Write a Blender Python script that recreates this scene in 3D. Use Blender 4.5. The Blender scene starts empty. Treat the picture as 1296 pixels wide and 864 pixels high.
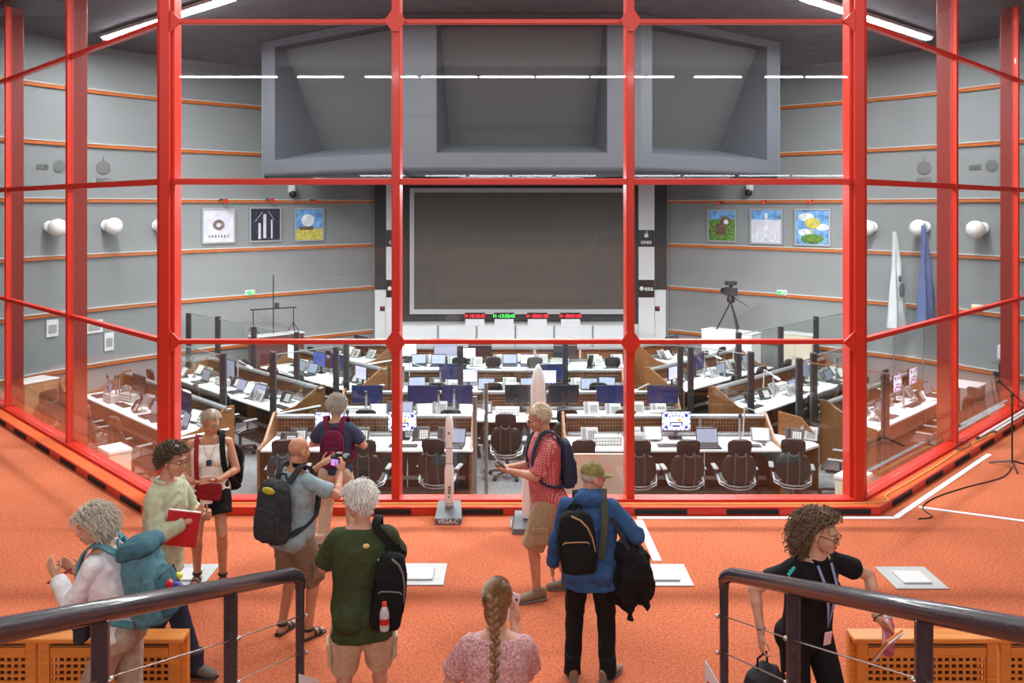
import bpy, bmesh, math, random
import numpy as np
from mathutils import Vector, Matrix, noise
R = math.radians
PI = math.pi
rnd = random.Random(7)
SC = bpy.context.scene
COL = SC.collection

# ------------------------------------------------------------------ camera, world, exposure
CAMH = 3.65
cam_d = bpy.data.cameras.new('camera'); cam = bpy.data.objects.new('camera', cam_d); COL.objects.link(cam)
cam.location = (0, 0, CAMH); cam.rotation_euler = (R(90), 0, 0)
cam_d.sensor_width = 36; cam_d.lens = 30.0; cam_d.shift_y = -170/1296; cam_d.clip_end = 200
SC.camera = cam
w = bpy.data.worlds.new('world'); SC.world = w; w.use_nodes = True
w.node_tree.nodes['Background'].inputs[0].default_value = (.75, .8, .85, 1)
w.node_tree.nodes['Background'].inputs[1].default_value = .05
SC.view_settings.view_transform = 'Standard'; SC.view_settings.look = 'None'
SC.view_settings.gamma = 1; SC.view_settings.use_curve_mapping = False
SC.view_settings.exposure = 0.0
SC.cycles.transparent_max_bounces = 40
SC.cycles.max_bounces = 8
SC.cycles.diffuse_bounces = 3
SC.cycles.use_denoising = True
SC.cycles.sample_clamp_indirect = 4
HALL_W = 66      # power of each hall ceiling lamp
ROOM_W = 560      # power of each control room lamp

# ------------------------------------------------------------------ materials
MATS = {}
def mat(name, col, rough=.5, metal=0, nscale=0, namt=.15, bump=0, bscale=80, emit=0, coat=0, spec=None, detail=3):
    if name in MATS: return MATS[name]
    m = bpy.data.materials.new(name); m.use_nodes = True; MATS[name] = m
    nt = m.node_tree; b = nt.nodes['Principled BSDF']
    b.inputs['Roughness'].default_value = rough; b.inputs['Metallic'].default_value = metal
    if coat: b.inputs['Coat Weight'].default_value = coat; b.inputs['Coat Roughness'].default_value = .08
    if spec is not None: b.inputs['Specular IOR Level'].default_value = spec
    c = (*col, 1)
    b.inputs['Base Color'].default_value = c
    if emit:
        b.inputs['Emission Color'].default_value = c; b.inputs['Emission Strength'].default_value = emit
    if nscale or bump:
        tc = nt.nodes.new('ShaderNodeTexCoord')
    if nscale:
        n = nt.nodes.new('ShaderNodeTexNoise'); n.inputs['Scale'].default_value = nscale; n.inputs['Detail'].default_value = detail
        r = nt.nodes.new('ShaderNodeValToRGB')
        r.color_ramp.elements[0].position = .3; r.color_ramp.elements[1].position = .7
        r.color_ramp.elements[0].color = (*[x*(1-namt) for x in col], 1)
        r.color_ramp.elements[1].color = (*[min(1, x*(1+namt)) for x in col], 1)
        nt.links.new(tc.outputs['Object'], n.inputs['Vector']); nt.links.new(n.outputs['Fac'], r.inputs['Fac'])
        nt.links.new(r.outputs['Color'], b.inputs['Base Color'])
    if bump:
        n2 = nt.nodes.new('ShaderNodeTexNoise'); n2.inputs['Scale'].default_value = bscale; n2.inputs['Detail'].default_value = 2
        bp = nt.nodes.new('ShaderNodeBump'); bp.inputs['Strength'].default_value = bump; bp.inputs['Distance'].default_value = .01
        nt.links.new(tc.outputs['Object'], n2.inputs['Vector']); nt.links.new(n2.outputs['Fac'], bp.inputs['Height'])
        nt.links.new(bp.outputs['Normal'], b.inputs['Normal'])
    return m
def glass(name, tint=(.97, .985, .98), f0=.030, mult=1.0):
    m = bpy.data.materials.new(name); m.use_nodes = True; MATS[name] = m
    nt = m.node_tree; nt.nodes.clear()
    o = nt.nodes.new('ShaderNodeOutputMaterial'); mx = nt.nodes.new('ShaderNodeMixShader')
    t = nt.nodes.new('ShaderNodeBsdfTransparent'); t.inputs[0].default_value = (*tint, 1)
    g = nt.nodes.new('ShaderNodeBsdfGlossy'); g.inputs['Roughness'].default_value = 0.0; g.inputs[0].default_value = (1, 1, 1, 1)
    lw = nt.nodes.new('ShaderNodeLayerWeight'); lw.inputs['Blend'].default_value = .5
    p = nt.nodes.new('ShaderNodeMath'); p.operation = 'POWER'; p.inputs[1].default_value = 5
    a = nt.nodes.new('ShaderNodeMath'); a.operation = 'MULTIPLY_ADD'; a.inputs[1].default_value = (1-f0)*mult; a.inputs[2].default_value = f0
    nt.links.new(lw.outputs['Facing'], p.inputs[0]); nt.links.new(p.outputs[0], a.inputs[0])
    nt.links.new(a.outputs[0], mx.inputs['Fac']); nt.links.new(t.outputs[0], mx.inputs[1]); nt.links.new(g.outputs[0], mx.inputs[2])
    nt.links.new(mx.outputs[0], o.inputs['Surface'])
    return m
def stripes(name, c1, c2, sx, sy, t=.5, rough=.8):
    """woven check in object space"""
    m = mat(name, c1, rough); nt = m.node_tree; b = nt.nodes['Principled BSDF']
    tc = nt.nodes.new('ShaderNodeTexCoord'); sp = nt.nodes.new('ShaderNodeSeparateXYZ'); nt.links.new(tc.outputs['Object'], sp.inputs[0])
    fs = []
    xy = nt.nodes.new('ShaderNodeMath'); xy.operation = 'ADD'; nt.links.new(sp.outputs['X'], xy.inputs[0]); nt.links.new(sp.outputs['Y'], xy.inputs[1])
    for k, (ax, s) in enumerate(((xy.outputs[0], sx), (sp.outputs['Z'], sy))):
        mu = nt.nodes.new('ShaderNodeMath'); mu.operation = 'MULTIPLY'; mu.inputs[1].default_value = s
        fr = nt.nodes.new('ShaderNodeMath'); fr.operation = 'FRACT'
        gt = nt.nodes.new('ShaderNodeMath'); gt.operation = 'GREATER_THAN'; gt.inputs[1].default_value = t
        nt.links.new(ax, mu.inputs[0]); nt.links.new(mu.outputs[0], fr.inputs[0]); nt.links.new(fr.outputs[0], gt.inputs[0]); fs.append(gt)
    ad = nt.nodes.new('ShaderNodeMath'); ad.operation = 'MAXIMUM'
    nt.links.new(fs[0].outputs[0], ad.inputs[0]); nt.links.new(fs[1].outputs[0], ad.inputs[1])
    mxx = nt.nodes.new('ShaderNodeMix'); mxx.data_type = 'RGBA'
    mxx.inputs['A'].default_value = (*c1, 1); mxx.inputs['B'].default_value = (*c2, 1)
    nt.links.new(ad.outputs[0], mxx.inputs['Factor']); nt.links.new(mxx.outputs['Result'], b.inputs['Base Color'])
    return m
def wood(name, c1, c2, rough=.45, scale=3):
    m = mat(name, c1, rough); nt = m.node_tree; b = nt.nodes['Principled BSDF']
    tc = nt.nodes.new('ShaderNodeTexCoord'); mp = nt.nodes.new('ShaderNodeMapping'); mp.inputs['Scale'].default_value = (scale*1.2, scale*6, scale*14)
    n = nt.nodes.new('ShaderNodeTexNoise'); n.inputs['Scale'].default_value = 1; n.inputs['Detail'].default_value = 5; n.inputs['Distortion'].default_value = .6
    r = nt.nodes.new('ShaderNodeValToRGB'); r.color_ramp.elements[0].color = (*c1, 1); r.color_ramp.elements[1].color = (*c2, 1)
    r.color_ramp.elements[0].position = .3; r.color_ramp.elements[1].position = .7
    nt.links.new(tc.outputs['Object'], mp.inputs[0]); nt.links.new(mp.outputs[0], n.inputs['Vector']); nt.links.new(n.outputs['Fac'], r.inputs['Fac'])
    nt.links.new(r.outputs['Color'], b.inputs['Base Color'])
    return m

def carpet(name, ca, cb, cc):
    m = mat(name, ca, .95, spec=.15); nt = m.node_tree; b = nt.nodes['Principled BSDF']
    tc = nt.nodes.new('ShaderNodeTexCoord')
    def nz(s, d):
        n = nt.nodes.new('ShaderNodeTexNoise'); n.inputs['Scale'].default_value = s; n.inputs['Detail'].default_value = d
        nt.links.new(tc.outputs['Object'], n.inputs['Vector']); return n
    n1, n2, n3 = nz(42, 2), nz(.7, 4), nz(150, 1)
    r = nt.nodes.new('ShaderNodeValToRGB'); e = r.color_ramp.elements
    e[0].position = .36; e[0].color = (*ca, 1); e[1].position = .66; e[1].color = (*cb, 1)
    nt.links.new(n1.outputs['Fac'], r.inputs['Fac'])
    r2 = nt.nodes.new('ShaderNodeValToRGB'); e = r2.color_ramp.elements
    e[0].position = .35; e[0].color = (.84, .84, .84, 1); e[1].position = .65; e[1].color = (1, 1, 1, 1)
    nt.links.new(n2.outputs['Fac'], r2.inputs['Fac'])
    mx = nt.nodes.new('ShaderNodeMix'); mx.data_type = 'RGBA'; mx.blend_type = 'MULTIPLY'; mx.inputs['Factor'].default_value = 1
    nt.links.new(r.outputs['Color'], mx.inputs['A']); nt.links.new(r2.outputs['Color'], mx.inputs['B'])
    nt.links.new(mx.outputs['Result'], b.inputs['Base Color'])
    bp = nt.nodes.new('ShaderNodeBump'); bp.inputs['Strength'].default_value = .35; bp.inputs['Distance'].default_value = .008
    nt.links.new(n3.outputs['Fac'], bp.inputs['Height']); nt.links.new(bp.outputs['Normal'], b.inputs['Normal'])
    return m

m_carpet = carpet('orange_carpet', (.43, .102, .045), (.60, .178, .084), None)
m_redcarp = carpet('ledge_carpet', (.58, .10, .028), (.72, .16, .05), None)
m_gcarp = carpet('grey_carpet', (.11, .12, .125), (.2, .21, .215), None)
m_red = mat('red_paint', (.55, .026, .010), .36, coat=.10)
m_fin = mat('fin_maroon_paint', (.27, .024, .015), .4)  # frame red darkened in the colour itself, for fins dimmed behind reflecting glass
m_black = mat('black_plastic', (.015, .014, .015), .4)
m_grille = mat('grille_black', (.012, .012, .012), .6)
m_wall = mat('wall_grey', (.255, .27, .272), .75, nscale=.8, namt=.05)
m_hallwall = mat('hall_wall', (.12, .12, .125), .8, nscale=1, namt=.05)
m_ceil = mat('ceiling_dark', (.095, .088, .098), .8, nscale=3, namt=.2)
m_hceil = mat('hall_ceiling', (.25, .25, .25), .85, nscale=2, namt=.05)
m_rail = wood('rail_wood', (.42, .10, .02), (.58, .17, .04), .4)
m_railtop = mat('rail_cap', (.62, .6, .56), .4)
m_bay = mat('bay_grey', (.060, .064, .076), .6, nscale=1, namt=.03)
m_bayscreen = mat('bay_screen', (.068, .070, .071), .5, spec=.2)
m_white = mat('white_laminate', (.86, .88, .9), .35, nscale=4, namt=.02)
m_whitepaint = mat('white_paint', (.78, .79, .8), .5, nscale=2, namt=.03)
m_alu = mat('aluminium', (.38, .39, .40), .38, metal=.7)
m_lgrey = mat('light_grey_plastic', (.36, .37, .36), .45)
m_mgrey = mat('mid_grey_plastic', (.17, .175, .175), .45)
m_dgrey = mat('dark_grey_metal', (.055, .058, .062), .4, metal=.3)
m_post = mat('post_charcoal', (.020, .023, .027), .45)
m_steelrail = mat('handrail_enamel', (.040, .036, .046), .22, nscale=30, namt=.2, coat=.5)
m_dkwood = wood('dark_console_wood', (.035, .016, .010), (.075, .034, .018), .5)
m_wood = wood('console_wood', (.15, .062, .022), (.26, .115, .042), .45)
m_endwood = wood('console_end_wood', (.15, .062, .022), (.25, .11, .038), .45)
m_ltwood = wood('light_bench_wood', (.60, .20, .035), (.74, .29, .06), .4)
m_screen = mat('main_screen_dark', (.128, .120, .110), .42, spec=.12)
m_scrframe = mat('screen_frame', (.52, .53, .54), .4)
m_pillar = mat('pillar_black', (.035, .036, .04), .6, nscale=30, namt=.4, bump=.4, bscale=40)
m_chair = mat('chair_upholstery', (.020, .016, .015), .6, nscale=60, namt=.2, bump=.15, bscale=200)
m_chairgrey = mat('chair_seat_grey', (.17, .15, .135), .6, nscale=60, namt=.15)
m_chairtan = mat('chair_tan', (.25, .13, .06), .6, nscale=60, namt=.15)
m_chairframe = mat('chair_frame', (.10, .095, .095), .4, metal=.4)
m_navy = mat('monitor_navy', (.022, .027, .085), .22)
m_mblack = mat('monitor_black', (.02, .02, .024), .25)
m_keys = mat('key_pale', (.66, .66, .62), .5)
m_paper = mat('paper', (.82, .83, .82), .7)
m_lit = mat('lit_screen_white', (.85, .87, 1), .4, emit=1.0)
m_litlilac = mat('lit_screen_lilac', (.52, .48, .85), .4, emit=.6)
m_litblue = mat('lit_screen_blue', (.06, .09, .35), .4, emit=.5)
m_litgrey = mat('lit_screen_grey', (.25, .28, .38), .4, emit=.25)
m_patblue = mat('pattern_blue', (.05, .06, .42), .5)
m_patyel = mat('pattern_yellow', (.85, .55, .08), .5)
m_patmag = mat('pattern_magenta', (.7, .05, .45), .5)
m_beige = mat('beige_board', (.62, .49, .38), .5, nscale=2, namt=.04)
m_tube = mat('fluorescent_tube', (.93, .93, 1), .4, emit=14)
m_tube2 = mat('ceiling_tube_bright', (.93, .92, 1), .4, emit=30)
m_diffuser = mat('lamp_diffuser', (.9, .9, .9), .4, emit=2.5)
m_globe = mat('globe_lamp_white', (.86, .84, .80), .35)
m_glass = glass('window_glass')
m_glass_side = glass('side_window_glass', f0=.045, mult=1.5)
m_tube3 = mat('slanting_tube_bright', (.93, .92, 1), .4, emit=75)
m_pglass = glass('partition_glass', (.90, .925, .915), .03)
m_plate = mat('floor_plate_alu', (.40, .41, .405), .45, metal=.25, nscale=40, namt=.05)
m_plate2 = mat('floor_plate_lid', (.54, .55, .55), .4, metal=.1)
m_tape = mat('white_tape', (.74, .74, .77), .5)
m_wire = mat('wire_steel', (.55, .53, .5), .3, metal=.9)
m_ledred = mat('led_red', (1, .02, .04), .5, emit=3)
m_ledgreen = mat('led_green', (.05, 1, .12), .5, emit=3)
m_yellow = mat('cable_yellow', (.75, .6, .2), .5)
m_cream = mat('cream_cardboard', (.72, .63, .48), .7)

# ------------------------------------------------------------------ geometry helpers
class MB:
    def __init__(s): s.v = []; s.f = []
    def add(s, vs, fs):
        n = len(s.v); s.v.extend([tuple(p) for p in vs]); s.f.extend([tuple(i+n for i in f) for f in fs]); return s
    def box(s, c, d, m=None):
        x, y, z = [k/2 for k in d]; vs = [(-x,-y,-z),(x,-y,-z),(x,y,-z),(-x,y,-z),(-x,-y,z),(x,-y,z),(x,y,z),(-x,y,z)]
        if m is not None: vs = [m @ Vector(p) for p in vs]
        return s.add([(p[0]+c[0], p[1]+c[1], p[2]+c[2]) for p in vs], [(3,2,1,0),(4,5,6,7),(0,1,5,4),(1,2,6,5),(2,3,7,6),(3,0,4,7)])
    def rbox(s, c, d, b=.01, m=None, seg=1):
        bm = bmesh.new(); bmesh.ops.create_cube(bm, size=1)
        for v in bm.verts: v.co = Vector((v.co.x*d[0], v.co.y*d[1], v.co.z*d[2]))
        bmesh.ops.bevel(bm, geom=bm.edges[:], offset=b, segments=seg, profile=.5, affect='EDGES')
        bm.verts.index_update()
        vs = [(m @ v.co if m is not None else v.co) + Vector(c) for v in bm.verts]; fs = [[v.index for v in f.verts] for f in bm.faces]; bm.free()
        return s.add(vs, fs)
    def bar(s, p0, p1, w, h, up=(0,0,1)):
        p0, p1 = Vector(p0), Vector(p1); d = (p1-p0); L = d.length; d.normalize()
        x = d.cross(Vector(up)); 
        if x.length < 1e-4: x = d.cross(Vector((1,0,0)))
        x.normalize(); z = x.cross(d)
        m = Matrix((x, d, z)).transposed()
        return s.box((p0+p1)/2, (w, L, h), m)
    def tube(s, pts, r, n=8, cap=True, closed=False):
        pts = [Vector(p) for p in pts]; N = len(pts)
        rs = r if isinstance(r, (list, tuple)) else [r]*N
        prev = None; vs = []
        for i, p in enumerate(pts):
            if closed: d = pts[(i+1) % N]-pts[i-1]
            else: d = pts[min(i+1, N-1)]-pts[max(i-1, 0)]
            d.normalize()
            if prev is None:
                a = Vector((0,0,1)) if abs(d.z) < .9 else Vector((1,0,0)); x = d.cross(a).normalized()
            else:
                x = prev - d*prev.dot(d)
                if x.length < 1e-5: x = d.orthogonal()
                x.normalize()
            prev = x; y = d.cross(x)
            for k in range(n):
                t = 2*PI*k/n; vs.append(p + (x*math.cos(t)+y*math.sin(t))*rs[i])
        fs = []
        for i in range(N if closed else N-1):
            a, b = i*n, ((i+1) % N)*n
            for k in range(n): fs.append((a+k, a+(k+1)%n, b+(k+1)%n, b+k))
        if cap and not closed: fs.append(tuple(reversed(range(n)))); fs.append(tuple(range((N-1)*n, N*n)))
        return s.add(vs, fs)
    def ribbon(s, pts, w, t, side):
        """flat strap: pts path, side = list/one vector for the width direction"""
        pts = [Vector(p) for p in pts]; N = len(pts); vs = []; fs = []
        for i, p in enumerate(pts):
            d = (pts[min(i+1, N-1)]-pts[max(i-1, 0)]).normalized()
            sd = Vector(side[i] if isinstance(side, list) else side); sd = (sd - d*sd.dot(d)).normalized(); nn = d.cross(sd)
            for a, b in ((-1,-1),(1,-1),(1,1),(-1,1)): vs.append(p+sd*a*w/2+nn*b*t/2)
        for i in range(N-1):
            a, b = i*4, i*4+4
            for k in range(4): fs.append((a+k, a+(k+1)%4, b+(k+1)%4, b+k))
        fs += [(3,2,1,0), tuple(range((N-1)*4, N*4))]
        return s.add(vs, fs)
    def lathe(s, prof, n=16, c=(0,0,0)):
        vs = []; fs = []
        for r, z in prof:
            for k in range(n): t = 2*PI*k/n; vs.append((c[0]+r*math.cos(t), c[1]+r*math.sin(t), c[2]+z))
        for i in range(len(prof)-1):
            for k in range(n): fs.append((i*n+k, i*n+(k+1)%n, (i+1)*n+(k+1)%n, (i+1)*n+k))
        fs.append(tuple(reversed(range(n)))); fs.append(tuple(range((len(prof)-1)*n, len(prof)*n)))
        return s.add(vs, fs)
    def prism(s, poly, z0, z1):
        n = len(poly); vs = [(*p, z0) for p in poly]+[(*p, z1) for p in poly]
        fs = [tuple(reversed(range(n))), tuple(range(n, 2*n))]+[(k, (k+1)%n, n+(k+1)%n, n+k) for k in range(n)]
        return s.add(vs, fs)
    def plate(s, poly3, thick):
        """extrude a 3D polygon along its normal"""
        ps = [Vector(p) for p in poly3]; nn = (ps[1]-ps[0]).cross(ps[2]-ps[0]).normalized()*thick; n = len(ps)
        return s.add(ps+[p+nn for p in ps], [tuple(reversed(range(n))), tuple(range(n, 2*n))]+[(k, (k+1)%n, n+(k+1)%n, n+k) for k in range(n)])
    def ell(s, c, r, m=None, nu=14, nv=9):
        vs = [(0,0,-1)]; fs = []
        for j in range(1, nv):
            ph = -PI/2+PI*j/nv
            for i in range(nu): t = 2*PI*i/nu; vs.append((math.cos(ph)*math.cos(t), math.cos(ph)*math.sin(t), math.sin(ph)))
        vs.append((0,0,1)); L = len(vs)-1
        for i in range(nu): fs.append((0, 1+(i+1)%nu, 1+i))
        for j in range(nv-2):
            for i in range(nu): a = 1+j*nu; fs.append((a+i, a+(i+1)%nu, a+nu+(i+1)%nu, a+nu+i))
        a = 1+(nv-2)*nu
        for i in range(nu): fs.append((a+i, a+(i+1)%nu, L))
        out = []
        for p in vs:
            q = Vector((p[0]*r[0], p[1]*r[1], p[2]*r[2]))
            if m is not None: q = m @ q
            out.append(q+Vector(c))
        return s.add(out, fs)
    def loft(s, secs, n=16, cap=True):
        """secs: (center, ax, ay) with vectors ax, ay"""
        vs = []; fs = []
        for c, ax, ay in secs:
            c, ax, ay = Vector(c), Vector(ax), Vector(ay)
            for k in range(n): t = 2*PI*k/n; vs.append(c+ax*math.cos(t)+ay*math.sin(t))
        for i in range(len(secs)-1):
            for k in range(n): fs.append((i*n+k, i*n+(k+1)%n, (i+1)*n+(k+1)%n, (i+1)*n+k))
        if cap: fs.append(tuple(reversed(range(n)))); fs.append(tuple(range((len(secs)-1)*n, len(secs)*n)))
        return s.add(vs, fs)
    def mesh(s, name, m, smooth=35, fix=True):
        me = bpy.data.meshes.new(name); me.from_pydata([tuple(v) for v in s.v], [], s.f)
        if fix:
            bm = bmesh.new(); bm.from_mesh(me); bmesh.ops.recalc_face_normals(bm, faces=bm.faces[:]); bm.to_mesh(me); bm.free()
        me.materials.append(m)
        if smooth:
            me.shade_smooth(); me.set_sharp_from_angle(angle=R(smooth))
        return me
    def build(s, name, m, parent=None, loc=None, rot=None, smooth=35, fix=True):
        return link(name, s.mesh(name, m, smooth, fix), parent, loc, rot)
def link(name, me, parent=None, loc=None, rot=None):
    o = bpy.data.objects.new(name, me); COL.objects.link(o)
    if parent is not None: o.parent = parent
    if loc is not None: o.location = loc
    if rot is not None: o.rotation_euler = rot
    return o
def tag(o, label=None, cat=None, group=None, kind=None):
    if label: o['label'] = label
    if cat: o['category'] = cat
    if group: o['group'] = group
    if kind: o['kind'] = kind
    return o
def thing(name, label, cat, loc=(0,0,0), rz=0, group=None):
    o = bpy.data.objects.new(name, None); COL.objects.link(o); o.empty_display_size = .1
    o.location = loc; o.rotation_euler = (0, 0, rz)
    return tag(o, label, cat, group)
def struct(name, mb, m, smooth=0, label=None):
    o = mb.build(name, m, smooth=smooth); o['kind'] = 'structure'
    if label: o['label'] = label
    return o
def copy_tree(o, parent=None):
    c = o.copy(); COL.objects.link(c); c.parent = parent
    for ch in list(o.children): copy_tree(ch, c)
    return c
PX = 1080.0
def at(px, py, d): return Vector(((px-648)*d/PX, d, CAMH+(262-py)*d/PX))
def area(name, loc, sx, sy, power, parent=None, rot=(0,0,0), col=(1,1,1)):
    l = bpy.data.lights.new(name, 'AREA'); l.shape = 'RECTANGLE'; l.size = sx; l.size_y = sy; l.energy = power; l.color = col
    o = bpy.data.objects.new(name, l); COL.objects.link(o); o.location = loc; o.rotation_euler = rot
    if parent is not None: o.parent = parent
    return o
def txt(name, body, size, m, parent=None, loc=(0,0,0), rot=(0,0,0), ext=.002, align='CENTER', bold=False):
    cu = bpy.data.curves.new(name, 'FONT'); cu.body = body; cu.size = size; cu.extrude = ext; cu.align_x = align; cu.align_y = 'CENTER'
    if bold: cu.offset = size*.02
    o = bpy.data.objects.new(name, cu); me = None
    COL.objects.link(o)
    me = bpy.data.meshes.new_from_object(o.evaluated_get(bpy.context.evaluated_depsgraph_get()))
    bpy.data.objects.remove(o); bpy.data.curves.remove(cu)
    me.materials.clear(); me.materials.append(m)
    return link(name, me, parent, loc, rot)
ORD = ['first','second','third','fourth','fifth','sixth','seventh','eighth','ninth','tenth','eleventh','twelfth']

# ================================================================== THE SETTING
YG = 10.42                 # glass plane of the front facet
XC = 4.22                  # its half width
FL = -0.75                 # control room floor
CX = .22                   # axis of the control room
def facet(side, t, back=0.0):
    """point on a side facet: t metres in X from the corner, back = metres behind the glass"""
    return (side*(XC+t) - side*back*.7071, YG+t+back*.7071)
FT = 6.25
ring = [facet(-1, FT), (-XC, YG), (XC, YG), facet(1, FT)]

# hall floor
fl = MB().prism([(-15, -17), (15, -17), (15, YG+FT), ring[3], ring[2], ring[1], ring[0], (-15, YG+FT)], -1.0, 0)
floor = struct('floor', fl, m_carpet)
struct('wall_left', MB().box((-15.1, 1.4, 3.7), (.2, 37, 9.4)), m_hallwall)
struct('wall_right', MB().box((15.1, 1.4, 3.7), (.2, 37, 9.4)), m_hallwall)
struct('wall_rear', MB().box((0, -17.1, 3.7), (30.4, .2, 9.4)), m_hallwall)
struct('ceiling', MB().prism([(-15, -17), (15, -17), (15, YG+FT), ring[3], ring[2], ring[1], ring[0], (-15, YG+FT)], 8.4, 8.6), m_hceil)
# bulkhead over the glass
bk = MB()
for a, b in ((ring[0], ring[1]), (ring[1], ring[2]), (ring[2], ring[3])): bk.bar((*a, 7.9), (*b, 7.9), .3, 1.2)
struct('wall_bulkhead', bk, m_hallwall)
# control room shell : back wall, oblique and curving side walls, floor, ceiling
BW = 24.0
wl = [(-3.84-.10, BW), (-7.97, 20.36), (-9.6, 18.06), (-10.33, 16.45)]
cr = lambda s: [(CX+s*(-(x)-.0)+ (s*.0), y) for x, y in wl]
LW = [(x, y) for x, y in wl]
RW = [(2*CX-x+.05, y) for x, y in wl]
def smoothpath(P, n=4):
    out = []
    for i in range(len(P)-1):
        p0 = Vector(P[max(i-1, 0)]); p1 = Vector(P[i]); p2 = Vector(P[i+1]); p3 = Vector(P[min(i+2, len(P)-1)])
        for k in range(n):
            t = k/n
            out.append(.5*((2*p1)+(p2-p0)*t+(2*p0-5*p1+4*p2-p3)*t*t+(-p0+3*p1-3*p2+p3)*t**3))
    out.append(Vector(P[-1])); return out
LWs, RWs = smoothpath(LW), smoothpath(RW)
def wallat(px, W):
    """hit of the sight line of picture column px with a wall path: point, direction along it"""
    r = (px-648)/PX
    for a, b in zip(W[:-1], W[1:]):
        fa, fb = a.x-r*a.y, b.x-r*b.y
        if fa*fb <= 0 and fa != fb:
            t = fa/(fa-fb); return a.lerp(b, t), (b-a).normalized()
    return W[-1], (W[-1]-W[-2]).normalized()
CZ = 7.2
def wallribbon(W, z0, z1, t0, t1):
    """strip following a wall path, between offsets t0, t1 towards the room"""
    mb = MB(); N = len(W); vs = []
    for i, p in enumerate(W):
        d = (W[min(i+1, N-1)]-W[max(i-1, 0)]).normalized(); nn = Vector((d.y, -d.x))
        if nn.dot(Vector((0, 17))-p) < 0: nn = -nn
        a, b = p+nn*t0, p+nn*t1
        vs += [(a.x, a.y, z0), (b.x, b.y, z0), (b.x, b.y, z1), (a.x, a.y, z1)]
    fs = []
    for i in range(N-1):
        a, b = i*4, i*4+4
        for k in range(4): fs.append((a+k, a+(k+1)%4, b+(k+1)%4, b+k))
    fs += [(0, 1, 2, 3), ((N-1)*4+3, (N-1)*4+2, (N-1)*4+1, (N-1)*4)]
    return mb.add(vs, fs)
wsl = struct('wall_control_left', wallribbon(LWs, FL-.2, CZ, -.2, 0), m_wall, 30)
wsr = struct('wall_control_right', wallribbon(RWs, FL-.2, CZ, -.2, 0), m_wall, 30)
struct('wall_back', MB().box((CX, BW+.1, 3.2), (8.4, .2, 8.2)), m_wall)
poly = [ring[1], ring[2]] + [tuple(p) for p in reversed(RWs)] + [tuple(p) for p in LWs]
struct('floor_control_room', MB().prism(poly, FL-.2, FL), m_gcarp)
struct('ceiling_control_room', MB().prism(poly, CZ, CZ+.2), m_ceil)
# wooden wall rails with a pale cap
for W, par, sd in ((LWs, wsl, 'left'), (RWs, wsr, 'right')):
    for z in (6.19, 5.0, 3.80, 2.59, 1.40, .18):
        wallribbon(W, z-.045, z+.03, 0, .06).build('rail', m_rail, par, smooth=30)
        wallribbon(W, z+.03, z+.05, 0, .075).build('rail_cap', m_railtop, par, smooth=30)

# ------------------------------------------------------------------ the red glazed screen
ZT = (.10, 2.01, 3.96, 5.91, 7.3)
def mull(name, x, y, ang, w=.10, depth=.24, front=.05, z0=.0, z1=7.4):
    """mullion at x,y; ang = direction of its facet; fin goes into the control room"""
    c, s_ = math.cos(ang), math.sin(ang); m = Matrix.Rotation(ang, 3, 'Z')
    off = (depth-front)/2
    mb = MB().rbox((x - s_*off, y + c*off, (z0+z1)/2), (w, depth+front, z1-z0), .008, m)
    return mb
glz = thing('glazed_screen', 'tall red-framed glass screen dividing hall from control room', 'glass wall')
glz['kind'] = 'structure'; del glz['category']
for x in (-1.415, 1.44): mull('', x, YG, 0).build('mullion', m_red, glz)
for sd in (-1, 1):
    # corner post: two leaves
    m1 = Matrix.Rotation(-sd*0, 3, 'Z')
    mb = MB().rbox((sd*(XC+.0), YG-.02, 3.7), (.12, .12, 7.4), .01)
    mb.rbox((sd*(XC-.07), YG+.11, 3.7), (.06, .22, 7.4), .008)
    x, y = facet(sd, .10, .04); mb.rbox((x, y, 3.7), (.12, .15, 7.4), .008, Matrix.Rotation(sd*R(45), 3, 'Z'))
    mb.build('corner_post', m_red, glz)
    for t in (2.45, 4.72):
        x, y = facet(sd, t)
        mu = MB().rbox((x+sd*.7071*.02, y-.7071*.02, 3.7), (.075, .06, 7.4), .006, Matrix.Rotation(sd*R(45), 3, 'Z')).build('mullion', m_red, glz)
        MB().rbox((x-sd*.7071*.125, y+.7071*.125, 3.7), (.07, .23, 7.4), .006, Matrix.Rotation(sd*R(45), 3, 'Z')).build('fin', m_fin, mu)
segs = [(-XC+.05, -1.415), (-1.415, 1.44), (1.44, XC-.05)]
for i, z in enumerate(ZT[1:-1]):
    h = .055 if i != 1 else .075
    for a, b in segs: MB().rbox(((a+b)/2, YG, z), (b-a-.09, .09, h), .006).build('transom', m_red, glz)
    for sd in (-1, 1):
        for a, b in ((.1, 2.45), (2.45, 4.72), (4.72, 6.3)):
            p, q = facet(sd, a+.04), facet(sd, b-.04)
            MB().bar((*p, z), (*q, z), .08, h).build('transom', m_red, glz)
    if i != 1:
        for x in (-1.415, 1.44):
            MB().plate([(x-.13, YG-.06, z), (x-.04, YG-.06, z-.13), (x+.04, YG-.06, z-.13), (x+.13, YG-.06, z), (x+.04, YG-.06, z+.13), (x-.04, YG-.06, z+.13)], .03).build('gusset', m_red, glz, smooth=0)
        for sd in (-1, 1):
            x = sd*(XC-.06)
            MB().plate([(x-sd*.14, YG-.05, z), (x, YG-.05, z-.14), (x, YG-.05, z+.14)], .03).build('gusset', m_red, glz, smooth=0)
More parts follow.
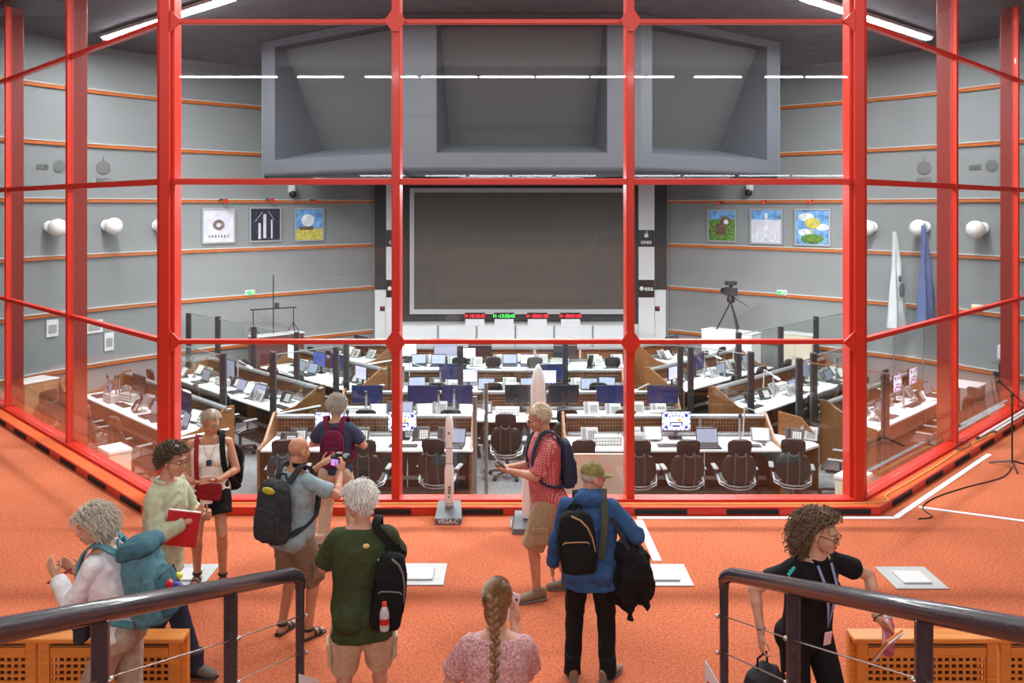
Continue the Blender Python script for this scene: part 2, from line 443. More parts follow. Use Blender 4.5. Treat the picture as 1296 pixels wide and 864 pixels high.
# panes
for i in range(4):
    z0, z1 = ZT[i]+.02, ZT[i+1]-.02
    for a, b in segs: MB().box(((a+b)/2, YG, (z0+z1)/2), (b-a-.06, .012, z1-z0)).build('pane', m_glass, glz, smooth=0)
    for sd in (-1, 1):
        for a, b in ((.1, 2.45), (2.45, 4.72), (4.72, 6.3)):
            p, q = facet(sd, a+.03), facet(sd, b-.03)
            MB().bar((*p, (z0+z1)/2), (*q, (z0+z1)/2), .012, z1-z0).build('pane', m_glass_side, glz, smooth=0)
# sill, ledge, riser with grilles
def offs(d):
    """polyline parallel to the glass, d metres in front of it"""
    k = d*math.tan(R(22.5))
    return [(-(XC+FT)-d*.7071, YG+FT-d*.7071), (-XC-k, YG-d), (XC+k, YG-d), (XC+FT+d*.7071, YG+FT-d*.7071)]
def band(d0, d1, z0, z1):
    a, b = offs(d0), offs(d1); mb = MB()
    for i in range(3): mb.prism([a[i], a[i+1], b[i+1], b[i]], z0, z1)
    return mb
band(-.10, .09, .0, .11).build('sill', m_red, glz, smooth=0)
band(.09, .135, .0, .085).build('inner_step', m_red, glz, smooth=0)
band(.135, .30, .0, .095).build('ledge', m_redcarp, glz, smooth=0)
band(.30, .318, .0, .10).build('riser', m_red, glz, smooth=0)
o_ = offs(.318); gm = {}
for i in range(3):
    a, b = Vector(o_[i]), Vector(o_[i+1]); L = (b-a).length; d = (b-a).normalized(); n = int(L/1.06)
    for k in range(n):
        c = a+d*((k+.62)*L/n); ang = math.atan2(d.y, d.x)
        if 'g' not in gm:
            mb = MB().box((0, -.004, 0), (.62, .012, .062))
            for q in range(5): mb.box((0, -.012, -.022+q*.011), (.60, .008, .004))
            gm['g'] = mb.mesh('grille', m_grille, 0)
        link('grille', gm['g'], glz, (c.x, c.y, .047), (0, 0, ang))
# wall below the glass inside the control room
struct('wall_below_glass', band(-.16, -.03, FL, .0), m_wall)

# ------------------------------------------------------------------ hall: stairs, tiers, lamps
st = MB()
for k in range(11):
    y1 = 5.6-.457*k; st.box((0, (y1-17)/2, .10+.20*k), (2.9+.14*k, y1+17, .20))
struct('floor_stairs', st, m_carpet)
for sd, nm in ((-1, 'floor_seating_tier_left'), (1, 'floor_seating_tier_right')):
    tr = MB()
    for k in range(7):
        y1 = 4.6-.92*k; tr.box((sd*8.6, (y1-17)/2, .16+.32*k), (12.8, y1+17, .32))
    struct(nm, tr, m_carpet)
# ceiling lamps of the hall: rows of flat luminaires
lampmesh = None; c = 0
for iy, y in enumerate((8.3, 4.2)):
    for ix, x in enumerate((-9.6, -4.8, 0, 4.8, 9.6)):
        yy = y+ (abs(x)-4.0)*.55 if abs(x) > 4 else y
        if lampmesh is None:
            fm = MB()
            for q in ((0, -.33, 2.5, .04), (0, .33, 2.5, .04), (-1.24, 0, .04, .66), (1.24, 0, .04, .66)): fm.box((q[0], q[1], 0), (q[2], q[3], .1))
            lampmesh = (fm.mesh('frame', m_whitepaint, 0), MB().box((0, 0, .03), (2.44, .62, .02)).mesh('diffuser', m_diffuser, 0))
        t = thing('ceiling_lamp', f'flat rectangular ceiling lamp, {ORD[ix]} in the {("front","rear")[iy]} row over the orange carpet', 'ceiling lamp', (x, yy, 8.34), 0, 'hall ceiling lamps')
        link('frame', lampmesh[0], t); link('diffuser', lampmesh[1], t)
        area('lamp_light', (0, 0, -.07), 2.4, .6, HALL_W, t, col=(1, .97, .93))
# two curved rows of fluorescent tubes in the rear of the hall, mirrored in the panes
def tube_row(z, y, xs, grp, curve, where, fillw):
    for i, (a, b) in enumerate(xs):
        xm = (a+b)/2; yy = y+curve*xm*xm
        t = thing('tube_light', f'slim white fluorescent tube light, {ORD[i]} from the left, {where}', 'tube light', (xm, yy, z), 0, grp)
        MB().rbox((0, -.03, .045), (b-a, .06, .03), .008).build('housing', m_whitepaint, t)
        MB().tube([(-(b-a)/2+.02, 0, 0), ((b-a)/2-.02, 0, 0)], .022, 8).build('tube', m_tube, t)
        if fillw: area('lamp_light', (0, .02, -.03), b-a, .035, fillw*(b-a), t, rot=(R(55), 0, 0), col=(1, .98, .96))
tube_row(8.1, -8.2, [(-11.3, -9.4), (-9.35, -8.0), (-7.3, -5.75), (-5.0, -3.2), (-3.1, -1.2), (-1.1, .75), (.85, 2.6), (2.7, 4.5), (4.6, 5.5), (6.2, 7.8), (8.6, 9.9), (10.0, 11.4)], 'tube lights mirrored in the upper panes', 0, 'mirrored across the upper panes', 62)
tube_row(4.80, -10.5, [(-5.6, -3.9), (-3.2, -1.7), (-1.6, -.1), (0, 1.5), (1.6, 3.1), (4.3, 6.2), (6.3, 8.2), (8.3, 10.2), (10.3, 12.2)], 'tube lights mirrored above the middle transom', 0, 'mirrored above the middle transom', 0)
# ------------------------------------------------------------------ control room lamps
def room_tube(p0, p1, label, on_power, tm=m_tube2):
    p0, p1 = Vector(p0), Vector(p1); c = (p0+p1)/2; L = (p1-p0).length; ang = math.atan2(p1.y-p0.y, p1.x-p0.x)
    t = thing('light_trunking', label, 'ceiling lamp', c, ang, 'control room lamps')
    MB().rbox((0, 0, .05), (L, .22, .07), .01).build('housing', m_whitepaint, t)
    MB().rbox((0, 0, 0), (L-.05, .15, .05), .02).build('tube', tm, t)
    area('lamp_light', (0, 0, -.05), L, .2, on_power, t, col=(.97, .98, 1))
room_tube((-8.35, 17.5, CZ-.1), (-4.6, 14.1, CZ-.1), 'bright slanting strip lamp on the control room ceiling by the left wall', ROOM_W*1.2, m_tube3)
room_tube((8.55, 17.5, CZ-.1), (4.8, 14.1, CZ-.1), 'bright slanting strip lamp on the control room ceiling by the right wall', ROOM_W*1.2, m_tube3)
for k, (x, y) in enumerate(((-2.2, 12.3), (2.6, 12.3))):
    room_tube((x-1.7, y, CZ-.1), (x+1.7, y, CZ-.1), f'strip lamp on the control room ceiling close behind the {("left","right")[k]} part of the glass front', ROOM_W)
for k, (x, y) in enumerate(((-3.0, 17.7), (0.2, 16.7), (3.4, 17.7))):
    # under the screen bay
    room_tube((x-1.2, y, 4.155), (x+1.2, y, 4.155), f'strip lamp under the screen bay, {ORD[k]} from the left', ROOM_W*.6)

# ------------------------------------------------------------------ the overhanging bay with three screens
bay = thing('screen_bay', 'grey overhanging bay with three recessed screens above the big screen', 'screen bay', (0, 0, 0))
def bx3(px, py, d): return at(px, py, d)
BT = CZ-.01
BB = 4.22
O = [Vector((-5.34, 18.3)), Vector((-2.0, 15.6)), Vector((2.36, 15.6)), Vector((5.72, 18.3))]   # plan of the front, outer left to outer right
def facetbay(a, b, i):
    """one facet of the bay: frame ring around a recess with tilted screen"""
    a, b = Vector(a), Vector(b); d = (b-a); L = d.length; d.normalize(); n = Vector((d.y, -d.x))   # towards the hall
    if n.y > 0: n = -n
    def P(u, z, w=0): q = a+d*u+n*w; return (q.x, q.y, z)
    m0, m1 = (.42, .30) if i == 0 else ((.30, .42) if i == 2 else (.62, .62))
    zb, zt = BB+.42, BT-.16
    u0, u1 = m0, L-m1
    mb = MB()
    mb.add([P(0, BB+.16), P(L, BB+.16), P(L, BT), P(0, BT), P(u0, zb), P(u1, zb), P(u1, zt), P(u0, zt)], [(0, 1, 5, 4), (1, 2, 6, 5), (2, 3, 7, 6), (3, 0, 4, 7)])
    # recess: screen set back, bottom deeper than top (leans towards the room)
    sb, stp = -1.15, -.25
    i0, i1 = (.10, .10) if i == 1 else (.13, .12)
    if i == 2: i0, i1 = i1, i0
    sz = zb+.26
    rec = [P(u0+i0*1.6, sz, sb), P(u1-i1*1.6, sz, sb), P(u1-i1*.4, zt-.02, stp), P(u0+i0*.4, zt-.02, stp)]
    mb.add([P(u0, zb), P(u1, zb), P(u1, zt), P(u0, zt)]+rec, [(0, 1, 5, 4), (1, 2, 6, 5), (2, 3, 7, 6), (3, 0, 4, 7)])
    # rounded lower edge
    N = 7; vs = []
    for k in range(N+1):
        t = PI/2*k/N; vs += [P(0, BB+.16-.16*math.sin(t), -.3*(1-math.cos(t))), P(L, BB+.16-.16*math.sin(t), -.3*(1-math.cos(t)))]
    vs += [P(0, BB, -3), P(L, BB, -3)]
    mb.add(vs, [(2*k, 2*k+1, 2*k+3, 2*k+2) for k in range(N+1)])
    mb.build('facet', m_bay, bay, smooth=40, fix=False)
    r = [Vector(p) for p in rec]; nn = (r[1]-r[0]).cross(r[3]-r[0]).normalized()*.03
    mbs = MB().add([p for p in r]+[p+nn for p in r], [(0, 1, 2, 3), (7, 6, 5, 4), (0, 4, 5, 1), (1, 5, 6, 2), (2, 6, 7, 3), (3, 7, 4, 0)])
    mbs.build('screen', m_bayscreen, bay, smooth=0)
    if i != 1:   # dark gap at the outer edge of the slanted screen
        k = 0 if i == 0 else 1
        MB().tube([r[0] if i == 0 else r[1], r[3] if i == 0 else r[2]], .03, 6).build('gap', m_black, bay)
for i in range(3): facetbay(O[i], O[i+1], i)
for a, sgn in ((O[0], -1), (O[3], 1)):
    MB().box((a.x, a.y+2.0, (BB+BT)/2), (.06, 4.0, BT-BB)).build('side_panel', m_bay, bay, smooth=0)

# ------------------------------------------------------------------ back wall with the big screen
D = BW-.05
def wp(px, py, d=D): return at(px, py, d)
def wrect(mb, x0, y0, x1, y1, d, t):
    a, b = at(x0, y0, d), at(x1, y1, d)
    mb.box(((a.x+b.x)/2, d-t/2, (a.z+b.z)/2), (abs(b.x-a.x), t, abs(a.z-b.z))); return mb
struct('wall_screen_surround', wrect(MB(), 500, 225, 812, 409, D, .10), m_pillar)
for x0, x1, nm in ((475, 489, 'left'), (828, 843, 'right')):
    struct('trim_1' if nm == 'left' else 'trim_2', wrect(MB(), x0, 225, x1, 366, D, .10), m_pillar)
    struct('wall_white_'+nm, wrect(MB(), x0, 366, x1+(12 if nm == 'left' else -1), 480, D, .08), m_whitepaint)
struct('wall_white_centre', wrect(MB(), 487, 409, 829, 500, D, .06), m_whitepaint)
ms = thing('projection_screen', 'huge dark projection screen with pale frame on the back wall', 'screen', (0, 0, 0))
mb = MB()
for r in ((519, 238, 795, 243.5), (519, 391, 795, 397), (519, 243.5, 524.5, 391), (789.5, 243.5, 795, 391)): wrect(mb, *r, D-.10, .08)
mb.build('frame', m_scrframe, ms, smooth=0)
wrect(MB(), 524.5, 243.5, 789.5, 391, D-.10, .03).build('screen_surface', m_screen, ms, smooth=0)
# banner pillars
for x0, x1, nm in ((489, 501, 'left'), (808, 828, 'right')):
    b = thing('banner_pillar', f'white banner strip with black logo squares at the {nm} of the big screen', 'banner', (0, 0, 0))
    if nm == 'left': x0, x1 = 489, 509
    wrect(MB(), x0, 225, x1, 430, D-.10, .04).build('strip', m_whitepaint, b, smooth=0)
    for y0, y1, word in ((291, 312, 'cnes'), (354, 376, 'esa')):
        wrect(MB(), x0, y0, x1, y1, D-.14, .02).build('logo_square', m_black, b, smooth=0)
        c_ = at((x0+x1)/2, (y0+y1)/2, D-.165)
        if word == 'cnes':
            txt('lettering', 'cnes', .17, m_whitepaint, b, c_+Vector((0, 0, -.10)), (R(90), 0, 0), bold=True)
            MB().ell(c_+Vector((.0, 0, .08)), (.06, .01, .06)).tube([c_+Vector((.0, 0, .1)), c_+Vector((.02, 0, .2))], .015, 6).build('emblem', m_whitepaint, b)
        else:
            txt('lettering', 'esa', .19, m_whitepaint, b, c_+Vector((.07, 0, 0)), (R(90), 0, 0), bold=True)
            MB().ell(c_+Vector((-.13, 0, .0)), (.06, .01, .06)).build('emblem', m_whitepaint, b)
# digital clocks on white boxes
for i, (px, m_) in enumerate(((601, m_ledred), (638, m_ledgreen), (680, m_ledred), (722, m_ledred))):
    p = at(px, 408, 23.3); t = thing('digital_clock', f'small black digital clock with {"green" if i == 1 else "red"} digits under the big screen, {ORD[i]} from the left', 'clock', (p.x, 23.35, at(px, 411.5, 23.35).z), 0, 'digital clocks')
    MB().box((0, 0, .09), (.52, .25, .18)).build('stand', m_white, t, smooth=0)
    MB().rbox((0, 0, .26), (.56, .12, .16), .01).build('case', m_black, t)
    txt('digits', ('H 10:10:42', 'H -13:33:43', 'H -00:01:00', 'H -00:01:00')[i], .125, m_, t, (0, -.065, .26), (R(90), 0, 0))['kind'] = 'stuff'
# white cabinets
for i in range(6):
    x0, x1 = 505+i*49.3, 505+(i+1)*49.3
    a, b = at(x0, 411.5, 23.1), at(x1, 411.5, 23.1)
    t = thing('wall_cabinet', f'low white cabinet below the big screen, {ORD[i]} from the left', 'cabinet', ((a.x+b.x)/2, 23.4, FL), 0, 'white cabinets below the screen')
    W_ = b.x-a.x; Hc = a.z-FL
    MB().rbox((0, .15, Hc/2-.012), (W_-.012, .6, Hc-.024), .006).build('body', m_white, t)
    MB().box((0, .15, Hc-.012), (W_, .64, .024)).build('top', m_whitepaint, t, smooth=0)
    MB().rbox((-.01, -.165, Hc*.66), (W_-.08, .025, Hc*.62), .004).build('door', m_white, t)
    MB().box((0, -.165, Hc*.16), (W_-.08, .025, Hc*.30)).build('drawer', m_whitepaint, t, smooth=0)
    MB().box((W_/2-.02, -.155, Hc*.5), (.02, .012, Hc*.96)).build('joint_strip', m_mgrey, t, smooth=0)

# ================================================================== CONTROL ROOM FURNITURE
def front(v): return Vector(v)
# ---- chair (local: sitter faces +y, back of the chair towards -y)
def make_chair(parts=True):
    t = thing('office_chair', 'x', 'chair')
    z0 = 0
    base = MB().tube([(0, 0, .09), (0, 0, .40)], .028, 8)
    base.lathe([(.05, .07), (.05, .11), (.03, .13)], 10)
    base.build('column', m_chairframe, t)
    legm = MB().bar((.03, 0, .105), (.31, 0, .065), .045, .03).mesh('star_leg', m_chairframe, 0)
    casm = MB().tube([(0, -.022, .03), (0, .022, .03)], .03, 10).box((0, 0, .055), (.02, .02, .03)).mesh('caster', m_black)
    for k in range(5):
        a = 2*PI*k/5+.3
        l = link('star_leg', legm, t, (0, 0, 0), (0, 0, a)); link('caster', casm, l, (.30, 0, 0))
    mb = MB(); secs = []
    # seat: rounded cushion
    for yy, wx, zz in ((-.22, .18, .45), (-.19, .225, .452), (-.05, .25, .45), (.12, .25, .455), (.22, .235, .45), (.26, .19, .43)):
        secs.append(((0, yy, zz), (wx, 0, 0), (0, 0, .045)))
    mb.loft(secs, 14); mb.build('seat', m_chair, t)
    MB().rbox((0, .0, .40), (.40, .40, .03), .012).build('seat_pan', m_chairgrey, t)
    # backrest: tall shield, curved
    def shield(zs, lean=.16, y0=-.23, thick=.05):
        s_ = []
        for z, wx in zs:
            y = y0-(z-.5)*lean
            s_.append(((0, y, z), (wx, 0, 0), (0, thick, .0)))
        return MB().loft(s_, 16)
    shield([(.47, .12), (.50, .19), (.58, .235), (.70, .245), (.80, .225), (.86, .19), (.885, .12)]).build('backrest', m_chair, t)
    shield([(.885, .12), (.90, .155), (.96, .17), (1.03, .172), (1.08, .16), (1.105, .11)], thick=.045).build('headrest', m_chair, t)
    # bracket behind
    br = MB()
    for sx in (-.08, .08): br.tube([(sx, -.31, .46), (sx, -.36, .6), (sx, -.385, .78), (sx*.9, -.39, .93)], .011, 6)
    br.tube([(-.072, -.39, .93), (-.05, -.395, .89), (0, -.40, .875), (.05, -.395, .89), (.072, -.39, .93)], .01, 6)
    br.build('back_bracket', m_chairframe, t)
    hoop = MB()
    for zz in (.43, .47): hoop.tube([(-.27, -.02, zz+.06), (-.25, -.2, zz), (-.13, -.30, zz-.03), (0, -.325, zz-.035), (.13, -.30, zz-.03), (.25, -.2, zz), (.27, -.02, zz+.06)], .011, 6)
    hoop.build('support_hoop', m_alu, t)
    for sx in (-1, 1):
        a = MB().tube([(sx*.27, -.03, .46), (sx*.285, -.03, .6)], .018, 6).build('arm_post', m_chairframe, t)
        MB().rbox((sx*.285, .02, .62), (.075, .27, .03), .012).build('armrest', m_mgrey, t)
    return t
def make_chair_small():
    t = thing('office_chair', 'x', 'chair')
    MB().tube([(0, 0, .07), (0, 0, .42)], .03, 6).build('column', m_chairframe, t)
    mb = MB()
    for k in range(5):
        a = 2*PI*k/5+.3; mb.bar((0, 0, .1), (.31*math.cos(a), .31*math.sin(a), .03), .045, .04)
    mb.build('star_base', m_chairframe, t)
    MB().rbox((0, .02, .45), (.48, .46, .09), .03).build('seat', m_chair, t)
    MB().loft([((0, -.22, .5), (.17, 0, 0), (0, .05, 0)), ((0, -.25, .62), (.24, 0, 0), (0, .05, 0)), ((0, -.28, .8), (.23, 0, 0), (0, .05, 0)), ((0, -.29, .88), (.15, 0, 0), (0, .05, 0))], 12).build('backrest', m_chair, t)
    MB().loft([((0, -.29, .885), (.13, 0, 0), (0, .04, 0)), ((0, -.30, .95), (.17, 0, 0), (0, .045, 0)), ((0, -.32, 1.06), (.165, 0, 0), (0, .045, 0)), ((0, -.325, 1.1), (.11, 0, 0), (0, .04, 0))], 12).build('headrest', m_chair, t)
    for sx in (-1, 1): MB().rbox((sx*.285, .02, .62), (.07, .26, .03), .01).tube([(sx*.27, -.03, .46), (sx*.285, -.03, .6)], .016, 5).build('armrest', m_mgrey, t)
    return t
chairA, chairB = make_chair(), make_chair_small()
used = {}
def place(proto, x, y, z, rz, label, group=None):
    o = proto if proto.name not in used else copy_tree(proto)
    used[proto.name] = 1
    o.location = (x, y, z); o.rotation_euler = (0, 0, rz); o['label'] = label
    if group: o['group'] = group
    return o
# ---- monitor (local: screen faces -y)
def make_monitor(sm, w=.53, h=.31, bz=.40, back=False, pat=None):
    t = thing('monitor', 'x', 'monitor')
    MB().rbox((0, .02, bz*.75+.02), (w+.02, .035, h+.02), .006).build('housing', m_mblack, t)
    s = MB().box((0, 0, bz*.75+.02), (w, .012, h)).build('screen', sm, t, smooth=0)
    if pat:
        b1 = MB(); zc = bz*.75+.02
        n = 13
        for k in range(n):
            if k % 2 == 0:
                for zz in (-h/2+.012, h/2-.012): b1.box((-w/2+.02+(w-.04)*k/(n-1), -.008, zc+zz), (.022, .004, .018))
        for k in range(7):
            if k % 2 == 0:
                for xx in (-w/2+.012, w/2-.012): b1.box((xx, -.008, zc-h/2+.02+(h-.04)*k/6), (.018, .004, .022))
        for sx in (-1, 1):
            for sz in (-1, 1): b1.box((sx*w*.36, -.008, zc+sz*h*.33), (.05, .004, .05))
        b1.box((0, -.008, zc-.02), (.2, .004, .018)).box((-.09, -.008, zc-.05), (.02, .004, .06)).box((.09, -.008, zc-.04), (.02, .004, .07)).box((0, -.008, zc-.075), (.12, .004, .03))
        for k in range(5): b1.box((-.1+.05*k, -.008, zc+.07+.02*math.sin(k*.8)), (.02, .004, .03))
        b1.build('pattern', pat, s, smooth=0)
        MB().box((.05, -.009, zc+.02), (.05, .004, .05)).build('pattern_spot', m_patyel, s, smooth=0)
    MB().bar((0, .055, .0), (0, .045, bz*.75), .06, .02, (0, 1, 0)).build('stand', m_mblack, t, smooth=0)
    MB().rbox((0, .05, .008), (.22, .17, .014), .004).build('foot', m_mblack, t)
    return t
mon_navy = make_monitor(m_navy); mon_black = make_monitor(m_mblack); mon_lit = make_monitor(m_lit, .44, .28, .36, pat=m_patblue)
mon_grey = make_monitor(m_litgrey); mon_lilac = make_monitor(m_litlilac, .36, .24, .32); mon_mag = make_monitor(m_lit, .36, .30, .45, pat=m_patmag)
mon_blue = make_monitor(m_litblue, .46, .29, .38); mon_plainlit = make_monitor(m_lit, .42, .3, .40)
# ---- desk telephone console
def make_phone(body, panel):
    t = thing('desk_telephone', 'x', 'telephone')
    tilt = Matrix.Rotation(R(52), 3, 'X')
    MB().rbox((0, .06, .11), (.27, .025, .22), .008, Matrix.Rotation(R(-32), 3, 'X')).build('body', body, t)
    mm = Matrix.Rotation(R(-32), 3, 'X')
    k = MB()
    for i in range(4):
        for j in range(5): k.box(mm @ Vector((-.01+i*.034, -.016, -.07+j*.028)) + Vector((0, .06, .11)), (.024, .008, .018), mm)
    k.build('keypad', panel, t, smooth=0)
    h = MB().rbox(mm @ Vector((-.09, -.03, 0)) + Vector((0, .06, .11)), (.05, .035, .2), .014, mm)
    h.build('handset', m_black if body is not m_lgrey else m_mgrey, t)
    MB().tube([(-.09, .0, .02), (-.15, -.02, .01), (-.12, .06, .01), (-.05, .13, .01)], .005, 5).build('cord', m_black, t)
    MB().rbox((0, .14, .01), (.2, .16, .02), .005).bar((0, .15, .01), (0, .1, .18), .03, .015, (0, 1, 0)).build('foot', m_mgrey, t)
    return t
ph_dark, ph_light = make_phone(m_dgrey, m_keys), make_phone(m_lgrey, m_mgrey)
def make_laptop(sm):
    t = thing('laptop', 'x', 'laptop')
    b = MB().rbox((0, -.12, .012), (.34, .24, .02), .005).build('base', m_mblack, t)
    k = MB()
    for i in range(10):
        for j in range(4): k.box((-.135+i*.03, -.07-j*.028, .024), (.024, .022, .004))
    k.build('key_field', m_dgrey, b, smooth=0)
    mm = Matrix.Rotation(R(-18), 3, 'X')
    l = MB().rbox(mm @ Vector((0, 0, .12)) + Vector((0, .0, .02)), (.34, .012, .235), .004, mm).build('lid', m_mblack, t)
    MB().box(mm @ Vector((0, -.008, .12)) + Vector((0, .0, .02)), (.31, .003, .2), mm).build('screen', sm, l, smooth=0)
    return t
lap_dark, lap_lit = make_laptop(m_litgrey), make_laptop(m_litlilac)
def make_keyboard():
    t = thing('keyboard', 'x', 'keyboard')
    MB().rbox((0, 0, .01), (.44, .15, .018), .005).build('body', m_black, t)
    k = MB()
    for i in range(14):
        for j in range(5): k.box((-.195+i*.03, -.052+j*.026, .021), (.023, .02, .006))
    k.build('key_field', m_dgrey, t, smooth=0); return t
kb = make_keyboard()
def make_mouse():
    t = thing('computer_mouse', 'x', 'mouse'); MB().ell((0, 0, .012), (.03, .052, .02)).build('shell', m_black, t); MB().rbox((0, .02, .032), (.008, .02, .006), .002).build('wheel', m_mgrey, t); return t
mouse = make_mouse()
def make_lamp():
    t = thing('desk_lamp', 'x', 'desk lamp')
    MB().lathe([(.06, 0), (.06, .015), (.015, .03), (.012, .05)], 10).build('base', m_lgrey, t)
    MB().tube([(0, 0, .03), (.03, 0, .5)], .012, 6).build('pole', m_lgrey, t)
    MB().tube([(.03, 0, .5), (.30, 0, .40)], .01, 6).build('arm', m_lgrey, t)
    MB().rbox((.33, 0, .385), (.14, .07, .03), .01, Matrix.Rotation(R(20), 3, 'Y')).build('head', m_white, t); return t
lamp = make_lamp()
def make_rack():
    t = thing('intercom_unit', 'x', 'intercom')
    MB().rbox((0, .08, .07), (.42, .16, .14), .008).build('body', m_lgrey, t)
    k = MB()
    for i in range(8):
        for j in range(2): k.box((-.16+i*.045, -.004, .05+j*.045), (.028, .012, .022))
    k.build('buttons', m_white, t, smooth=0)
    MB().tube([(.15, .02, .14), (.15, -.03, .3)], .006, 5).ell((.15, -.03, .31), (.014, .014, .02)).build('gooseneck', m_black, t)
    return t
rack = make_rack()
def make_tray():
    t = thing('document_holder', 'x', 'document holder')
    mm = Matrix.Rotation(R(-35), 3, 'X')
    MB().rbox((0, .05, .12), (.3, .012, .22), .003, mm).build('board', m_mgrey, t)
    MB().box((0, .035, .128), (.24, .006, .19), mm).build('sheet', m_paper, t, smooth=0)
    MB().bar((0, .12, 0), (0, .06, .12), .2, .01, (0, 1, 0)).build('foot', m_mgrey, t, smooth=0); return t
tray = make_tray()
def make_papers():
    t = thing('paper_stack', 'x', 'papers')
    for k in range(3): MB().box((.01*k, .006*k, .004+.006*k), (.21, .29, .005), Matrix.Rotation(R(8*k-6), 3, 'Z')).build('sheet', m_paper, t, smooth=0)
    return t
papers = make_papers()
def make_holder():
    t = thing('screen_post', 'x', 'post')
    MB().tube([(0, 0, 0), (0, 0, .42)], .018, 8).build('pole', m_alu, t); MB().lathe([(.05, 0), (.05, .015), (.02, .02)], 10).build('foot', m_alu, t)
    MB().rbox((0, -.02, .42), (.05, .03, .07), .006).build('clamp', m_dgrey, t); return t
holder = make_holder()

# ---- console row: local x along, y=0 front edge (sitter side), depth to +y, z=0 floor
def console(name, label, p, ang, L, ends=(1, 1), nunit=None, group='control consoles'):
    t = thing(name, label, 'console', (p[0], p[1], FL), ang, group)
    n = nunit or max(1, round(L/1.05)); u = L/n
    MB().rbox((L/2, .44, .73), (L, .88, .035), .006).build('desktop', m_white, t)
    for k in range(n):
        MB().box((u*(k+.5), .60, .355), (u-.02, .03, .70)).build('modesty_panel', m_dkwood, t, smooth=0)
        lat = MB(); w = u-.06; c = u*(k+.5); nv = max(6, int(w/.048))
        for i in range(nv+1): lat.box((c-w/2+w*i/nv, .90, .885), (.017, .02, .26))
        for j in range(5): lat.box((c, .905, .77+j*.057), (w, .02, .018))
        lat.build('perforated_panel', m_wood, t, smooth=0)
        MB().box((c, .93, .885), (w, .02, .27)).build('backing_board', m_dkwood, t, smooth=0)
    MB().rbox((L/2, .88, 1.045), (L, .10, .055), .012).build('rail', m_alu, t)
    MB().box((L/2, .80, .80), (L-.05, .1, .012)).box((L/2, .80, .777), (L-.1, .02, .04)).build('cable_shelf', m_alu, t, smooth=0)
    for e, x in zip(ends, (0, L)):
        if e: MB().plate([(x-.02, .02, 0), (x-.02, .98, 0), (x-.02, .98, 1.10), (x-.02, .86, 1.10), (x-.02, .36, .80), (x-.02, .02, .75)], -.04).build('end_panel', m_endwood, t, smooth=0)
    for x in (.3, L-.3): MB().bar((x, .06, .03), (x, .9, .03), .05, .04).bar((x, .5, 0), (x, .5, .72), .06, .06, (0, 1, 0)).build('leg_frame', m_dgrey, t, smooth=0)
    MB().box((L/2, .5, .18), (L-.3, .05, .05)).build('foot_bar', m_lgrey, t, smooth=0)
    return t
rr = random.Random(11)
MONS = dict(n=(mon_navy, 'dark navy blank'), b=(mon_black, 'black switched-off'), l=(mon_lit, 'lit white test-pattern'), g=(mon_grey, 'dim grey-blue'), v=(mon_lilac, 'small lilac-lit'), m=(mon_mag, 'magenta test-pattern'), u=(mon_blue, 'blue-lit'), w=(mon_plainlit, 'plain white-lit'))
